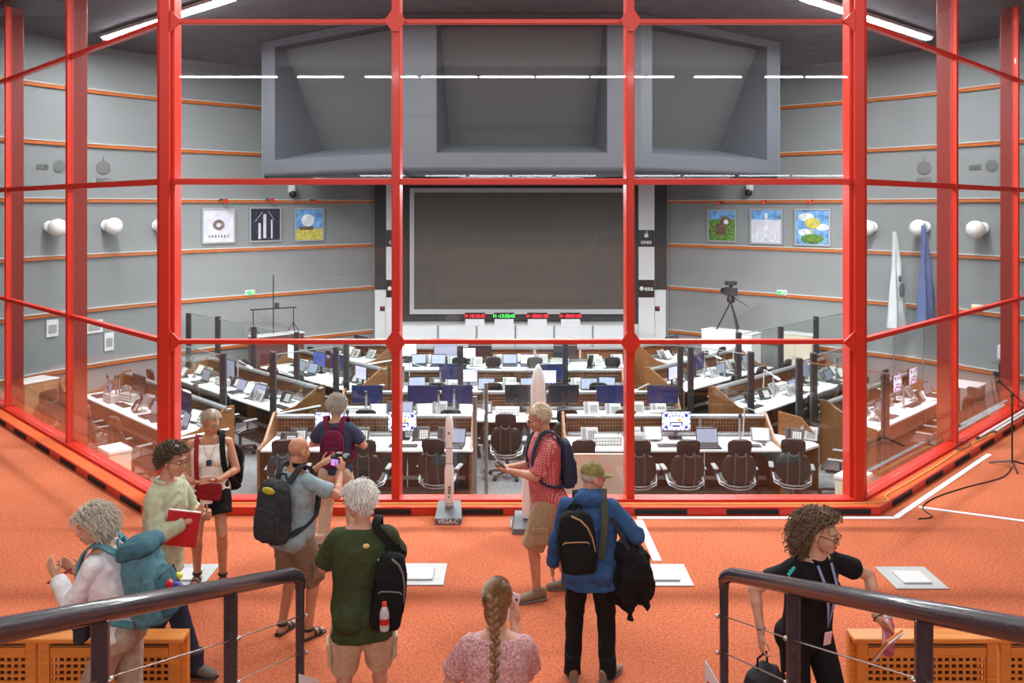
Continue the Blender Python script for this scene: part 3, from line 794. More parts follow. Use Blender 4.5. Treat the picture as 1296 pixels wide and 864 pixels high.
def fill(nm, p, ang, L, items, kinds='A'):
    """items: (code, u, v[, rot]) placed in the frame of the console row; v from the front edge"""
    c, s = math.cos(ang), math.sin(ang); cnt = {}
    names = dict(P=(ph_dark, 'black keypad telephone', FL+.748), Q=(ph_light, 'pale grey keypad telephone', FL+.748), L=(lap_dark, 'black laptop with dim screen', FL+.748), K=(kb, 'black computer keyboard', FL+.748), U=(mouse, 'black computer mouse', FL+.748),
                 A=(lamp, 'thin grey jointed desk lamp', FL+.748), R=(rack, 'pale intercom unit with buttons', FL+.748), T=(tray, 'sloping document holder', FL+.748), S=(papers, 'loose stack of white paper sheets', FL+.748), H=(holder, 'short aluminium screen post', FL+.748),
                 C=(chairA, 'black high-back office chair', FL), D=(chairB, 'black high-back office chair', FL), X=(lap_lit, 'laptop with lilac-lit screen', FL+.748))
    SZ = dict(P=(.16, -.03, .24), Q=(.16, -.03, .24), L=(.18, -.24, .1), X=(.18, -.24, .1), K=(.23, -.08, .08), U=(.035, -.06, .06), A=(.07, -.07, .07), R=(.22, -.02, .17), T=(.16, -.06, .14), S=(.13, -.16, .17), H=(.05, -.06, .06))
    occ = []; good = []
    def fits(code, u, v):
        hw, a, b = SZ.get(code, (.13, -.05, .15)) if code not in MONS else (.14 if code in 'nbg' else .12, -.04, .14)
        if u-hw < .05 or u+hw > L-.05 or v+a < .0 or v+b > .745: return None
        for q in occ:
            if u-hw < q[1] and u+hw > q[0] and v+a < q[3] and v+b > q[2]: return None
        return (u-hw, u+hw, v+a, v+b)
    extra = [(rr.choice('QPQLSSTQRH'), rr.uniform(.2, L-.2), rr.uniform(.25, .6), rr.uniform(-12, 12)) for k in range(int(L*4))]
    for it in list(items)+extra:
        if it[0] in 'CD':
            if -.01 < it[1] < L+.1: good.append(it)
            continue
        code, u0, v0 = it[:3]; ok = None
        for dv in (0, -.05, .05, -.1, -.15, -.2, -.3):
            for du in (0, .06, -.06, .12, -.12, .18, -.18, .26, -.26):
                ok = fits(code, u0+du, v0+dv)
                if ok: break
            if ok: break
        if ok: occ.append(ok); good.append((code, u0+du, v0+dv)+tuple(it[3:]))
    items = sorted(good, key=lambda q: q[1])
    tot = {}
    kk = lambda q: 'C' if q == 'D' else q
    for it in items: tot[kk(it[0])] = tot.get(kk(it[0]), 0)+1
    for it in items:
        code, u, v = it[:3]; r = it[3] if len(it) > 3 else 0; dz = it[4] if len(it) > 4 else 0
        x, y = p[0]+c*u-s*v, p[1]+s*u+c*v
        code_ = kk(code); cnt[code_] = cnt.get(code_, 0)+1
        if code in MONS and code.islower(): pr, nmx = MONS[code]; z = FL+.748; nmx += ' monitor'
        else: pr, nmx, z = names[code]
        o = place(pr, x, y, z+dz, ang+R(r), '', None)
        where = nm if tot[code_] == 1 else f'{ORD[cnt[code_]-1]} from left {nm}'
        o['label'] = f'{nmx}, {where}'
        o['group'] = f'{o["category"]} items {nm}'
# centre rows -------------------------------------------------------
console('control_console', 'front control console, left of the central gap', (-3.78, 12.83), 0, 3.2)
fill('on front console left of gap', (-3.78, 12.83), 0, 3.2, [
    ('C', .52, -.42, 4), ('C', 1.70, -.40, -3), ('C', 2.72, -.36, -12), ('P', .46, .40, 5), ('P', 1.42, .42), ('P', 2.36, .45),
    ('l', .92, .55), ('l', 2.06, .55, -4), ('S', .70, .36), ('S', 1.62, .30), ('K', 2.0, .20), ('K', .9, .2), ('U', 2.42, .22), ('P', 2.75, .42, -4), ('R', 3.02, .62), ('H', .62, .7), ('H', 1.3, .72), ('A', 1.12, .7, 170), ('L', 2.90, .28, -8)])
console('control_console', 'front control console, right of the central gap', (.86, 12.83), 0, 3.25)
fill('on front console right of gap', (.86, 12.83), 0, 3.25, [
    ('C', .14, -.42, 3), ('C', .97, -.42, -5), ('C', 1.63, -.42, 2), ('C', 2.38, -.42, -2), ('C', 3.22, -.38, -14), ('Q', .35, .42), ('R', .62, .22), ('Q', 1.02, .44), ('l', 1.72, .58),
    ('K', 1.58, .22), ('P', 2.16, .44), ('S', 2.42, .45), ('L', 2.2, .22), ('K', 2.72, .2), ('K', 3.12, .2), ('U', 2.94, .26), ('S', .78, .5), ('A', 2.78, .62, 20), ('H', 2.55, .7), ('R', .16, .6), ('T', 1.34, .45)])
t = thing('corner_table', 'white corner table closing the right end of the front row', 'table', (0, 0, FL), 0)
MB().prism([(4.14, 12.83), (4.40, 12.86), (4.72, 13.12), (4.62, 13.72), (4.14, 13.72)], .713, .748).build('tabletop', m_white, t, smooth=0)
MB().plate([(4.30, 13.74, 0), (4.78, 13.30, 0), (4.78, 13.30, .80), (4.58, 13.48, 1.08), (4.30, 13.74, 1.12)], .035).build('end_panel', m_endwood, t, smooth=0)
MB().box((4.4, 13.3, .355), (.06, .6, .70)).build('modesty_panel', m_dkwood, t, smooth=0)
for pr_, x_, y_, r_, lb in ((ph_dark, 4.36, 13.2, -25, 'black keypad telephone on the corner table of the front row'), (ph_light, 4.62, 13.32, -30, 'pale grey keypad telephone on the corner table of the front row'), (mouse, 4.35, 12.98, 0, 'black computer mouse on the corner table of the front row'), (chairA, 5.00, 12.98, 0, 'black high-back office chair turned sideways at the corner table')):
    place(pr_, x_, y_, FL+(.748 if pr_ is not chairA else 0), R(r_ if pr_ is not chairA else 62), lb)
console('control_console', 'second control console row in the middle of the room', (-3.0, 14.6), 0, 6.0)
fill('in the second row', (-3.0, 14.6), 0, 6.0, [
    ('C', .62, -.38), ('C', 1.98, -.37, 4), ('C', 2.92, -.66, -4), ('C', 3.9, -.36), ('C', 4.85, -.38), ('C', 5.6, -.38, 6),
    ('n', .42, .58), ('n', 1.42, .55), ('n', 2.02, .58), ('b', 3.15, .6), ('b', 3.92, .6), ('n', 4.78, .58), ('n', 5.68, .58),
    ('P', .92, .45), ('P', 2.52, .42), ('Q', 1.72, .45), ('Q', 4.4, .4), ('Q', 5.2, .42), ('R', 2.92, .3), ('L', 1.1, .32), ('S', 2.7, .25), ('S', 3.5, .3), ('S', 4.25, .35), ('R', .15, .55), ('H', 1.72, .72), ('H', 3.6, .72), ('A', 5.35, .7, 200), ('K', 3.9, .2), ('X', 3.45, .5)])
console('control_console', 'third control console row, behind the glass partition posts', (-2.3, 16.68), 0, 4.6)
fill('in the third row', (-2.3, 16.68), 0, 4.6, [
    ('C', .9, -.36), ('C', 1.95, -.36), ('C', 3.22, -.34), ('C', 3.95, -.34, -5), ('L', .4, .4, 8), ('v', 1.42, .5), ('n', 1.28, .62), ('Q', 1.75, .45), ('Q', 2.25, .5), ('R', 2.2, .3), ('L', 1.85, .28), ('L', 2.45, .3), ('n', 3.1, .62), ('v', 3.0, .38), ('Q', 3.62, .45), ('R', 3.6, .62), ('L', 4.2, .4, -10), ('S', 2.75, .3), ('P', .7, .5), ('Q', 4.4, .55), ('A', .2, .7)])
console('control_console', 'rearmost control console row before the white cabinets', (-2.7, 19.4), 0, 5.4)
fill('in the rearmost row', (-2.7, 19.4), 0, 5.4, [
    ('C', 1.55, -.34), ('C', 2.26, -.34, 5), ('C', 3.2, -.34), ('C', 4.15, -.34, 70), ('C', 4.95, -.34, -8), ('b', 1.95, .62), ('b', 3.95, .62), ('g', 1.15, .5, 8), ('L', .55, .35, 10), ('L', 1.0, .3, -5), ('v', 1.85, .42), ('Q', 2.4, .5), ('L', 2.65, .35), ('X', 3.0, .32), ('Q', 3.4, .5), ('R', 3.75, .4), ('Q', 4.6, .5), ('Q', 5.15, .5), ('S', 4.35, .4), ('w', .25, .6)])
# wings, parallel to the side panes --------------------------------
def wing(sd, c, t0, t1, label, nm, items, ends=(1, 1)):
    """left wing: line x+y=c from (t0) to (t1) measured in y; sitter side towards the glass"""
    dx = CX if sd > 0 else 0
    if sd < 0:
        p = (c-t1, t1); ang = R(-45)           # from far left end to the near right end, +y side is the back
        L = (t1-t0)*1.4142
    else:
        p = (t0-c+dx, t0); ang = R(45); L = (t1-t0)*1.4142
    console('control_console', label, p, ang, L, ends)
    fill(nm, p, ang, L, items)
def mir(items, L): return [(it[0], L-it[1], it[2], -(it[3] if len(it) > 3 else 0)) for it in items]
L1 = 3.1*1.4142
w1 = [('C', 1.6, -.45, 15), ('C', 2.6, -.42, -8), ('C', 3.7, -.42, 10), ('L', .4, .35), ('Q', .8, .5), ('b', 1.3, .6), ('Q', 1.9, .5, 10), ('P', 2.3, .45), ('L', 2.5, .35), ('Q', 2.9, .55), ('n', 3.3, .62), ('L', 3.85, .35, -8), ('S', 3.4, .25), ('A', 2.7, .7, 30), ('A', 1.1, .7, 160), ('K', 1.5, .25), ('R', 4.1, .6)]
wing(-1, 8.2, 13.5, 16.6, 'slanting console along the left panes, next to the glass', 'on left console along the panes', w1)
L1r = 2.6*1.4142
w1r = [('C', L1r-q[1], q[2], -(q[3] if len(q) > 3 else 0)) if q[0] == 'C' else (q[0], L1r-q[1], q[2], -(q[3] if len(q) > 3 else 0)) for q in w1 if q[0] not in 'bn'] + [('m', 2.25, .55), ('m', 3.1, .6), ('n', 1.0, .62)]
wing(1, 8.2, 14.0, 16.6, 'slanting console along the right panes, next to the glass', 'on right console along the panes', w1r)
L2 = 3.2*1.4142
w2 = [('D', .7, -.4), ('D', 1.7, -.42, 10), ('C', 2.9, -.42, -12), ('C', 3.9, -.40, 5), ('Q', .6, .5), ('L', 1.0, .3), ('g', 1.5, .62), ('P', 2.0, .45, 8), ('L', 2.45, .35), ('Q', 2.9, .5), ('P', 3.5, .4, 20), ('P', 3.95, .45, 10), ('S', 3.7, .22), ('A', 3.1, .65, 100), ('A', 1.8, .7, 20), ('K', 4.2, .25), ('R', 2.5, .65), ('T', .2, .5)]
wing(-1, 11.0, 15.15, 18.35, 'slanting console on the left, just behind the partition posts', 'on left second slanting console', w2)
wing(1, 11.0, 15.15, 18.35, 'slanting console on the right, just behind the partition posts', 'on right second slanting console', mir(w2, L2) + [('A', .9, .7, 150), ('Q', 1.35, .55, -10)])
L3 = 2.5*1.4142
w3 = [('D', .7, -.4), ('D', 1.8, -.42, 10), ('D', 2.9, -.42), ('D', 4.0, -.40), ('w', .4, .6), ('Q', .9, .5, 12), ('Q', 1.2, .5), ('L', 1.6, .35), ('n', 2.2, .6), ('P', 2.6, .5), ('P', 3.0, .45), ('v', 3.3, .45), ('n', 3.8, .62), ('Q', 4.2, .5), ('L', 4.45, .3), ('A', 1.9, .7, 60), ('u', 1.45, .66)]
wing(-1, 13.75, 17.0, 19.5, 'slanting console further back on the left', 'on left third slanting console', w3)
wing(1, 13.75, 17.0, 19.5, 'slanting console further back on the right', 'on right third slanting console', mir([q for q in w3 if q[0] not in 'uw'], L3) + [('L', 3.4, .5), ('A', 2.9, .7, 30)])
L4 = 1.05*1.4142
w4 = [('D', .35, -.38), ('D', 1.15, -.4), ('b', .5, .6), ('Q', 1.0, .5), ('n', 1.6, .6), ('Q', 2.1, .5)]
wing(-1, 16.4, 19.85, 20.9, 'short slanting console at the rear left', 'on left rear slanting console', w4)
wing(1, 16.4, 19.85, 20.9, 'short slanting console at the rear right', 'on right rear slanting console', mir(w4, L4))

# ------------------------------------------------------------------ glass partitions with charcoal posts
pm = {}
def post(x, y, zt, par, w=.10):
    key = (round(zt, 2), w)
    if key not in pm: pm[key] = MB().rbox((0, 0, (zt-FL)/2), (w, w, zt-FL), .008).mesh('post', m_post)
    link('post', pm[key], par, (x, y, FL))
def partition(label, pts, zt=1.10, skip=(), toprail=None):
    t = thing('glass_partition', label, 'partition', (0, 0, 0), 0, 'glass partitions')
    for i, (x, y) in enumerate(pts): post(x, y, zt+(.06 if i % 2 == 0 else 0), t)
    for i, (a, b) in enumerate(zip(pts[:-1], pts[1:])):
        if i in skip: continue
        a_, b_ = Vector(a), Vector(b); d = (b_-a_).normalized()*.05
        a_, b_ = a_+d, b_-d
        MB().bar((a_.x, a_.y, (FL+zt)/2+.05), (b_.x, b_.y, (FL+zt)/2+.05), .012, zt-FL-.1).build('pane', m_pglass, t, smooth=0)
        MB().bar((a_.x, a_.y, zt+.005), (b_.x, b_.y, zt+.005), .018, .014).build('edge_strip', m_alu if toprail is None else toprail, t, smooth=0)
    return t
partition('glass partition with charcoal posts across the middle, behind the second row', [(-3.05, 15.72), (-.95, 15.72), (.98, 15.72), (3.1, 15.72)])
partition('slanting glass partition joining the middle partition on the left', [(-4.12, 14.72), (-3.22, 15.62)])
partition('slanting glass partition joining the middle partition on the right', [(4.12, 14.72), (3.27, 15.62)])
partition('glass partition at the near end of the second slanting console on the left', [(-4.94, 14.60), (-6.24, 15.9)])
partition('glass partition at the near end of the second slanting console on the right', [(5.16, 14.60), (6.5, 15.94)])
partition('tall rear glass partition with posts on the left, before the grey wall', [(-4.2, 16.65), (-5.4, 17.85), (-6.55, 19.0), (-7.6, 20.05)], 1.16)
partition('tall rear glass partition with posts on the right, before the grey wall', [(4.42, 16.65), (5.62, 17.85), (6.77, 19.0), (7.85, 20.08)], 1.16)
partition('wood-railed glass screen beside the right end of the front row', [(4.74, 14.08), (5.74, 13.12)], 1.1, toprail=m_wood)
for sd, nm in ((-1, 'left'), (1, 'right')):
    t = thing('floor_post', f'low charcoal floor post near the {nm} panes', 'post', (sd*7.55, 14.95, FL), 0)
    MB().rbox((0, 0, .62), (.10, .10, 1.24), .008).build('shaft', m_post, t); MB().rbox((0, 0, .01), (.18, .18, .02), .004).build('foot_plate', m_post, t)

# ================================================================== SMALLER THINGS OF THE CONTROL ROOM
def onwall(px, py, W, off=.0):
    p, d = wallat(px, W); n = Vector((d.y, -d.x))
    if n.dot(Vector((0, 17))-p) < 0: n = -n
    q = p+n*off; z = CAMH+(262-py)*p.y/PX
    ang = math.atan2(-n.x, n.y)+PI      # local -y looks along n
    return Vector((q.x, q.y, z)), ang, p.y
m_frame = mat('picture_frame', (.42, .43, .43), .4, metal=.5)
m_sky = mat('print_sky', (.16, .36, .72), .6, nscale=6, namt=.5)
m_night = mat('print_night', (.02, .022, .04), .5, nscale=8, namt=.6)
m_pgrey = mat('print_pale', (.66, .66, .74), .6, nscale=5, namt=.12)
m_pgreen = mat('print_green', (.12, .24, .04), .7, nscale=26, namt=.8)
m_pyel = mat('print_field', (.58, .52, .10), .7, nscale=20, namt=.4)
m_pbrown = mat('print_brown', (.16, .10, .06), .7, nscale=12, namt=.5)
m_cloud = mat('print_cloud', (.72, .78, .84), .7, nscale=7, namt=.3)
def picture(x0, y0, x1, y1, W, label, art):
    p, ang, d = onwall((x0+x1)/2, (y0+y1)/2, W, .02)
    w_ = (x1-x0)*d/PX/max(.3, abs(math.cos(ang+ math.atan((((x0+x1)/2)-648)/PX)*0)))*.98; h_ = (y1-y0)*d/PX
    w_ = min(w_, h_*.98)
    t = thing('wall_picture', label, 'picture', p, ang, 'pictures on the grey walls')
    fr = MB()
    for q in ((0, h_/2-.02, w_, .04), (0, -h_/2+.02, w_, .04), (-w_/2+.02, 0, .04, h_-.08), (w_/2-.02, 0, .04, h_-.08)): fr.box((q[0], -.02, q[1]), (q[2], .04, q[3]))
    fr.build('frame', m_frame, t, smooth=0)
    w, h = w_-.08, h_-.08
    bg = {'hatch': m_pgrey, 'night': m_night, 'dome': m_sky, 'animal': m_pgreen, 'launch': m_pgrey, 'dish': m_sky}[art]
    pr = MB().box((0, -.012, 0), (w, .01, h)).build('print', bg, t, smooth=0)
    Y = -.02
    if art == 'hatch':
        mb = MB(); 
        for r_ in (.14, .09): mb.tube([(r_*math.cos(a)*w*1.2, Y, .02+r_*math.sin(a)*h) for a in np.linspace(0, 2*PI, 17)[:-1]], .018, 5, closed=True)
        for k in range(7): mb.box((-.3*w+.1*w*k, Y, -.33*h), (.04*w, .006, .05*h+.02*(k % 3)))
        mb.build('print_motif', m_pbrown, pr)
    if art == 'night':
        mb = MB().box((-.02*w, Y, -.05*h), (.1*w, .006, .75*h)).box((-.2*w, Y, -.2*h), (.08*w, .006, .5*h)).box((.22*w, Y, -.15*h), (.05*w, .006, .6*h)).bar((-.35*w, Y, .1*h), (-.1*w, Y, .4*h), .006, .02, (0, 1, 0)).bar((.3*w, Y, .15*h), (.1*w, Y, .42*h), .006, .02, (0, 1, 0))
        mb.build('print_motif', m_pgrey, pr)
    if art == 'dome':
        MB().box((0, Y, -.32*h), (w, .006, .36*h)).build('print_field', m_pyel, pr, smooth=0)
        MB().ell((-.05*w, Y, .14*h), (.24*w, .008, .2*h)).build('print_motif', m_cloud, pr); MB().box((-.1*w, Y-.003, -.12*h), (.5*w, .006, .12*h)).build('print_hut', m_pbrown, pr, smooth=0)
    if art == 'animal':
        MB().box((0, Y, .36*h), (w, .005, .28*h)).build('print_sky', m_sky, pr, smooth=0)
        MB().ell((.12*w, Y-.002, .16*h), (.2*w, .008, .17*h)).build('print_motif', m_pbrown, pr); MB().ell((.16*w, Y-.006, .13*h), (.1*w, .01, .08*h)).build('print_face', m_cloud, pr); MB().ell((-.05*w, Y-.002, -.12*h), (.22*w, .008, .2*h)).build('print_body', m_pbrown, pr)
    if art == 'launch':
        MB().box((0, Y, 0), (.1*w, .006, .8*h)).box((-.3*w, Y, -.28*h), (.04*w, .006, .4*h)).box((.3*w, Y, -.28*h), (.04*w, .006, .4*h)).box((0, Y, -.42*h), (w*.96, .006, .06*h)).build('print_motif', m_cloud, pr, smooth=0)
        MB().box((0, Y, .35*h), (w, .005, .28*h)).build('print_sky', m_sky, pr, smooth=0)
    if art == 'dish':
        MB().ell((-.2*w, Y, .3*h), (.25*w, .006, .12*h)).ell((.3*w, Y, .0), (.2*w, .006, .1*h)).ell((-.25*w, Y, -.15*h), (.2*w, .006, .1*h)).build('print_cloud', m_cloud, pr)
        MB().ell((0, Y-.004, .12*h), (.24*w, .008, .16*h)).box((0, Y-.004, -.1*h), (.06*w, .006, .25*h)).build('print_motif', m_pyel, pr); MB().ell((0, Y-.004, -.34*h), (.36*w, .008, .14*h)).build('print_bush', m_pgreen, pr)
    sp = thing('picture_lamp', 'small black spot lamp above the '+label.split(' picture')[0]+' picture', 'spot lamp', p+Vector((0, 0, h_/2+.10)), ang, 'picture lamps')
    MB().tube([(0, 0, .06), (0, -.12, .12), (.04, -.3, .08)], .014, 6).build('arm', m_black, sp)
    MB().tube([(.04, -.3, .12), (.06, -.3, .02)], .05, 8).build('head', m_red, sp)
picture(255, 263, 297, 308, LWs, 'pale spacecraft hatch picture, first on the left wall', 'hatch')
picture(316, 262, 354, 306, LWs, 'dark night launch tower picture, second on the left wall', 'night')
picture(373, 263, 408, 305, LWs, 'white dome in a field picture, third on the left wall', 'dome')
picture(897, 265, 932, 306, RWs, 'green jungle animal picture, first on the right wall', 'animal')
picture(951, 264, 990, 309, RWs, 'pale rocket on its pad picture, middle of the right wall', 'launch')
picture(1008, 264, 1050, 311, RWs, 'blue sky and antenna dish picture, third on the right wall', 'dish')
for k, (px, py, W, nm) in enumerate(((61, 288, LWs, 'outermost on the left wall'), (133, 286, LWs, 'second on the left wall'), (198, 286, LWs, 'behind the left corner post'), (1105, 288, RWs, 'behind the right corner post'), (1172, 288, RWs, 'second on the right wall'), (1246, 290, RWs, 'outermost on the right wall'))):
    p, ang, d = onwall(px, py, W, .32)
    t = thing('globe_lamp', 'white globe wall lamp, '+nm, 'wall lamp', p, ang, 'globe wall lamps')
    MB().ell((0, 0, 0), (.19, .19, .19), nu=20, nv=12).build('globe', m_globe, t); MB().tube([(0, .31, .02), (0, .15, .02)], .05, 10).ell((0, .28, .02), (.13, .03, .13)).build('bracket', m_whitepaint, t)
m_exit = mat('exit_green', (.03, .45, .16), .5, emit=.6); m_exity = mat('exit_yellow', (.8, .7, .2), .5, emit=.5)
for px, py, W, nm in ((315, 370, LWs, 'on the left wall'), (991, 370, RWs, 'on the right wall'), (1240, 389, RWs, 'far right behind the panes')):
    p, ang, d = onwall(px, py, W, .06)
    t = thing('exit_sign', 'small green and yellow emergency exit light '+nm, 'exit sign', p, ang, 'emergency exit lights')
    MB().rbox((0, 0, 0), (.24, .10, .13), .01).build('housing', m_whitepaint, t); MB().box((0, -.055, 0), (.2, .008, .09)).build('pictogram', m_exit if px < 1200 else m_exity, t, smooth=0); MB().box((.04, -.06, .0), (.06, .006, .05)).build('arrow', m_exity if px < 1200 else m_whitepaint, t, smooth=0)
for px, py, W, nm in ((367, 243, LWs, 'left'), (951, 241, RWs, 'right')):
    p, ang, d = onwall(px, py, W, .15)
    t = thing('security_camera', f'small white and black dome camera on the {nm} wall', 'security camera', p, ang, 'dome cameras')
    MB().rbox((0, .05, .08), (.13, .2, .2), .02).build('mount', m_whitepaint, t); MB().ell((0, -.02, -.06), (.09, .09, .1)).build('dome', m_black, t)

# white equipment cabinets along the side walls
def cab(px, d, w, dep, h, label, m_, name='equipment_cabinet', ang=0):
    x = (px-648)*d/PX
    t = thing(name, label, 'cabinet', (x, d, FL), ang)
    MB().rbox((0, 0, h/2), (w, dep, h-.03), .01).build('body', m_, t); MB().rbox((0, 0, h-.012), (w+.03, dep+.03, .025), .006).build('top', m_whitepaint, t)
    for sx in (-.25, .25): 
        dr = MB().box((sx*w, -dep/2-.008, h/2), (w*.46, .016, h*.85)).build('door', m_, t, smooth=0); MB().box((sx*w*.3, -dep/2-.022, h*.55), (.015, .015, .1)).build('handle', m_alu, dr, smooth=0)
    return x
xcab = cab(925, 21.1, 1.35, .5, 1.35, 'low white cabinet carrying the television camera tripod', m_whitepaint, ang=R(-42))
cab(1012, 21.0, .8, .4, 1.3, 'beige equipment cabinet with dark dials by the right wall', m_cream, ang=R(-42))
cab(350, 21.25, 1.3, .4, 1.25, 'dark red equipment crate below the antenna stand', mat('crate_maroon', (.11, .03, .03), .5), 'equipment_crate', R(42))
cab(42, 16.6, .7, .5, 1.05, 'tan wooden cabinet at the far left behind the panes', mat('tan_wood', (.34, .21, .10), .5), ang=R(62))
# television camera on tripod
zc = FL+1.35
t = thing('television_camera', 'black television camera on a tripod before the grey right wall', 'camera', (xcab, 21.1, zc+.002), R(25))
for a in (.3, 2.4, 4.5): MB().tube([(0, 0, .72), (.34*math.cos(a), .34*math.sin(a), .02)], .022, 6).tube([(.05*math.cos(a+.5), .05*math.sin(a+.5), .6), (.30*math.cos(a), .30*math.sin(a), .1)], .012, 5).build('tripod_leg', m_black, t)
MB().lathe([(.09, .70), (.1, .78), (.07, .86)], 10).build('head', m_black, t)
MB().rbox((0, 0, .96), (.18, .34, .2), .02).build('body', m_dgrey, t); MB().tube([(0, .17, .96), (0, .32, .96)], .07, 10).build('lens', m_black, t); MB().rbox((0, 0, 1.17), (.26, .2, .1), .02).tube([(0, 0, 1.05), (0, 0, 1.13)], .04, 6).build('monitor_hood', m_dgrey, t)
MB().tube([(.05, -.05, .82), (.2, -.4, .62)], .012, 5).build('pan_handle', m_black, t)
# antenna stand
def mk(px, d): return (px-648)*d/PX
zt = FL+1.25
t = thing('antenna_stand', 'black stand with tall mast and crossbar in front of the left wall', 'stand', (mk(346, 21.3), 21.3, zt+.002), R(30))
MB().tube([(0, 0, 0), (0, 0, 1.45)], .014, 6).build('mast', m_black, t); MB().box((0, -.02, .62), (1.15, .03, .03)).build('crossbar', m_black, t, smooth=0); MB().rbox((.08, -.03, .7), (.1, .08, .12), .01).build('clamp_head', m_dgrey, t)
for sx in (-.5, .5):
    MB().tube([(sx, -.02, .62), (sx, -.02, .12)], .012, 6).build('upright', m_black, t)
    for a in (.4, 2.5, 4.6): MB().tube([(sx, -.02, .25), (sx+.16*math.cos(a), -.02+.16*math.sin(a), .012)], .01, 5).build('foot', m_black, t)
# flags on poles
m_flagw = mat('flag_white', (.62, .66, .66), .8, nscale=4, namt=.1); m_flagb = mat('flag_blue', (.10, .14, .30), .8, nscale=4, namt=.2); m_flagg = mat('flag_emblem', (.12, .14, .15), .8)
def flag(px, d, label, m_, emblem=False, ztop=3.3):
    t = thing('flag', label, 'flag', (mk(px, d), d, FL), R(20))
    MB().lathe([(.16, 0), (.16, .03), (.03, .07), (.02, .3)], 12).build('base', m_dgrey, t)
    MB().tube([(0, 0, .05), (.04, 0, ztop-FL)], .016, 6).build('pole', m_alu, t)
    secs = []; H_ = ztop-FL
    for k in range(10):
        z = H_-.05-k*.24; w = .03+.026*k; secs.append(((.03+w*.3, 0, z), (w, .02*math.sin(k), 0), (0, .05+.01*k, 0)))
    c = MB().loft(secs, 14); c.v = [(v[0], v[1]+.03*math.sin(v[0]*40), v[2]) for v in c.v]
    f = c.build('cloth', m_, t)
    if emblem: MB().ell((.08, -.16, H_-1.35), (.09, .02, .16)).ell((.03, -.16, H_-1.1), (.05, .02, .08)).build('emblem', m_flagg, f)
flag(1131, 19.2, 'pale draped flag with dark emblem behind the right panes', m_flagw, True, 3.15)
flag(1168, 18.7, 'dark blue draped flag behind the right panes', m_flagb, False, 3.3)
# hand sanitiser stand, far-right table and left table
t = thing('sanitiser_dispenser', 'white hand sanitiser dispenser on a stand at the far right', 'dispenser', (mk(1265, 17.6), 17.6, FL), R(30))
MB().lathe([(.17, 0), (.17, .02), (.03, .04), (.02, .1)], 12).tube([(0, 0, .05), (0, 0, 1.2)], .02, 6).build('stand', m_dgrey, t)
MB().rbox((0, -.03, 1.42), (.15, .1, .3), .03).build('body', m_white, t); MB().rbox((0, -.03, 1.2), (.34, .25, .02), .008).build('drip_tray', m_mgrey, t); MB().rbox((0, -.085, 1.45), (.04, .01, .07), .003).build('window', m_mgrey, t)
def table(px, d, w, dep, label, ang, top=m_white):
    t = thing('side_table', label, 'table', (mk(px, d), d, FL), ang)
    MB().rbox((0, 0, .725), (w, dep, .03), .008).build('tabletop', top, t)
    for sx in (-1, 1):
        for sy in (-1, 1): MB().box((sx*(w/2-.06), sy*(dep/2-.06), .355), (.05, .05, .71)).build('leg', m_dgrey, t, smooth=0)
table(1222, 17.7, .8, .6, 'white side table behind the outermost right pane', R(45))
for k, (px, d, a, pr, nm) in enumerate(((48, 15.55, 60, chairA, 'alone behind the outermost left pane'), (1250, 15.7, -70, chairA, 'nearest the outermost right pane'), (1284, 16.9, -120, chairA, 'at the far right edge behind the panes'))):
    place(pr, mk(px, d), d, FL, R(a), 'black high-back office chair '+nm)
t = thing('wall_shelf', 'long wooden side counter with papers along the far left wall', 'counter', (-8.75, 16.95, FL), R(-58))
MB().rbox((0, 0, .9), (1.6, .4, .03), .006).build('top', m_wood, t); MB().box((-.7, 0, .44), (.04, .36, .88)).box((.7, 0, .44), (.04, .36, .88)).build('side_panel', m_dgrey, t, smooth=0); MB().rbox((.1, 0, .99), (.3, .22, .14), .01).build('printer', m_lgrey, t)
# notices on the left panes zone
for px, py, w, h, nm in ((65, 415, .26, .36, 'far left'), (118, 413, .4, .28, 'second'), (137, 432, .22, .4, 'third')):
    p, ang, d = onwall(px, py, LWs, .03); t = thing('wall_notice', f'pale paper notice on the left wall, {nm}', 'notice', p, ang, 'notices on the left wall'); MB().box((0, 0, 0), (w, .012, h)).build('sheet', m_paper, t, smooth=0); MB().box((0, -.008, -.02), (w*.7, .004, h*.5)).build('print', m_lgrey, t, smooth=0)
# beige board leaning behind the glass, box on the sill, cardboard boxes
t = thing('display_board', 'large blank beige board standing behind the glass below the second row', 'board', (1.10, 11.15, FL), 0)
MB().rbox((0, 0, .60), (.82, .03, 1.16), .004).build('sheet', m_beige, t); MB().box((-.3, .08, .02), (.05, .3, .04)).box((.3, .08, .02), (.05, .3, .04)).build('foot', m_mgrey, t, smooth=0)
t = thing('metal_gate', 'grey glass door leaf standing open beside the central gap', 'door leaf', (-.50, 11.5, FL), R(82))
MB().box((0, 0, .95), (.05, .05, 1.8)).build('stile', m_mgrey, t, smooth=0); MB().box((.45, 0, .95), (.85, .012, 1.7)).build('pane', m_pglass, t, smooth=0); MB().box((.9, 0, .95), (.05, .05, 1.8)).build('stile', m_mgrey, t, smooth=0); MB().tube([(-.02, -.05, 1.2), (-.02, -.1, 1.2), (-.02, -.1, .8), (-.02, -.05, .8)], .012, 6).build('handle', m_alu, t)
for (x, y, label) in ((-5.92, 12.72, 'white-lidded cardboard box behind the left pane near the corner'), (4.58, 11.45, 'white-lidded cardboard box behind the right pane near the corner')):
    t = thing('document_box', label, 'box', (x, y, FL), R(45 if x > 0 else -45))
    MB().rbox((0, 0, .39), (.42, .32, .77), .006).build('body', m_cream, t); MB().rbox((0, 0, .80), (.45, .34, .05), .006).build('lid', m_paper, t)

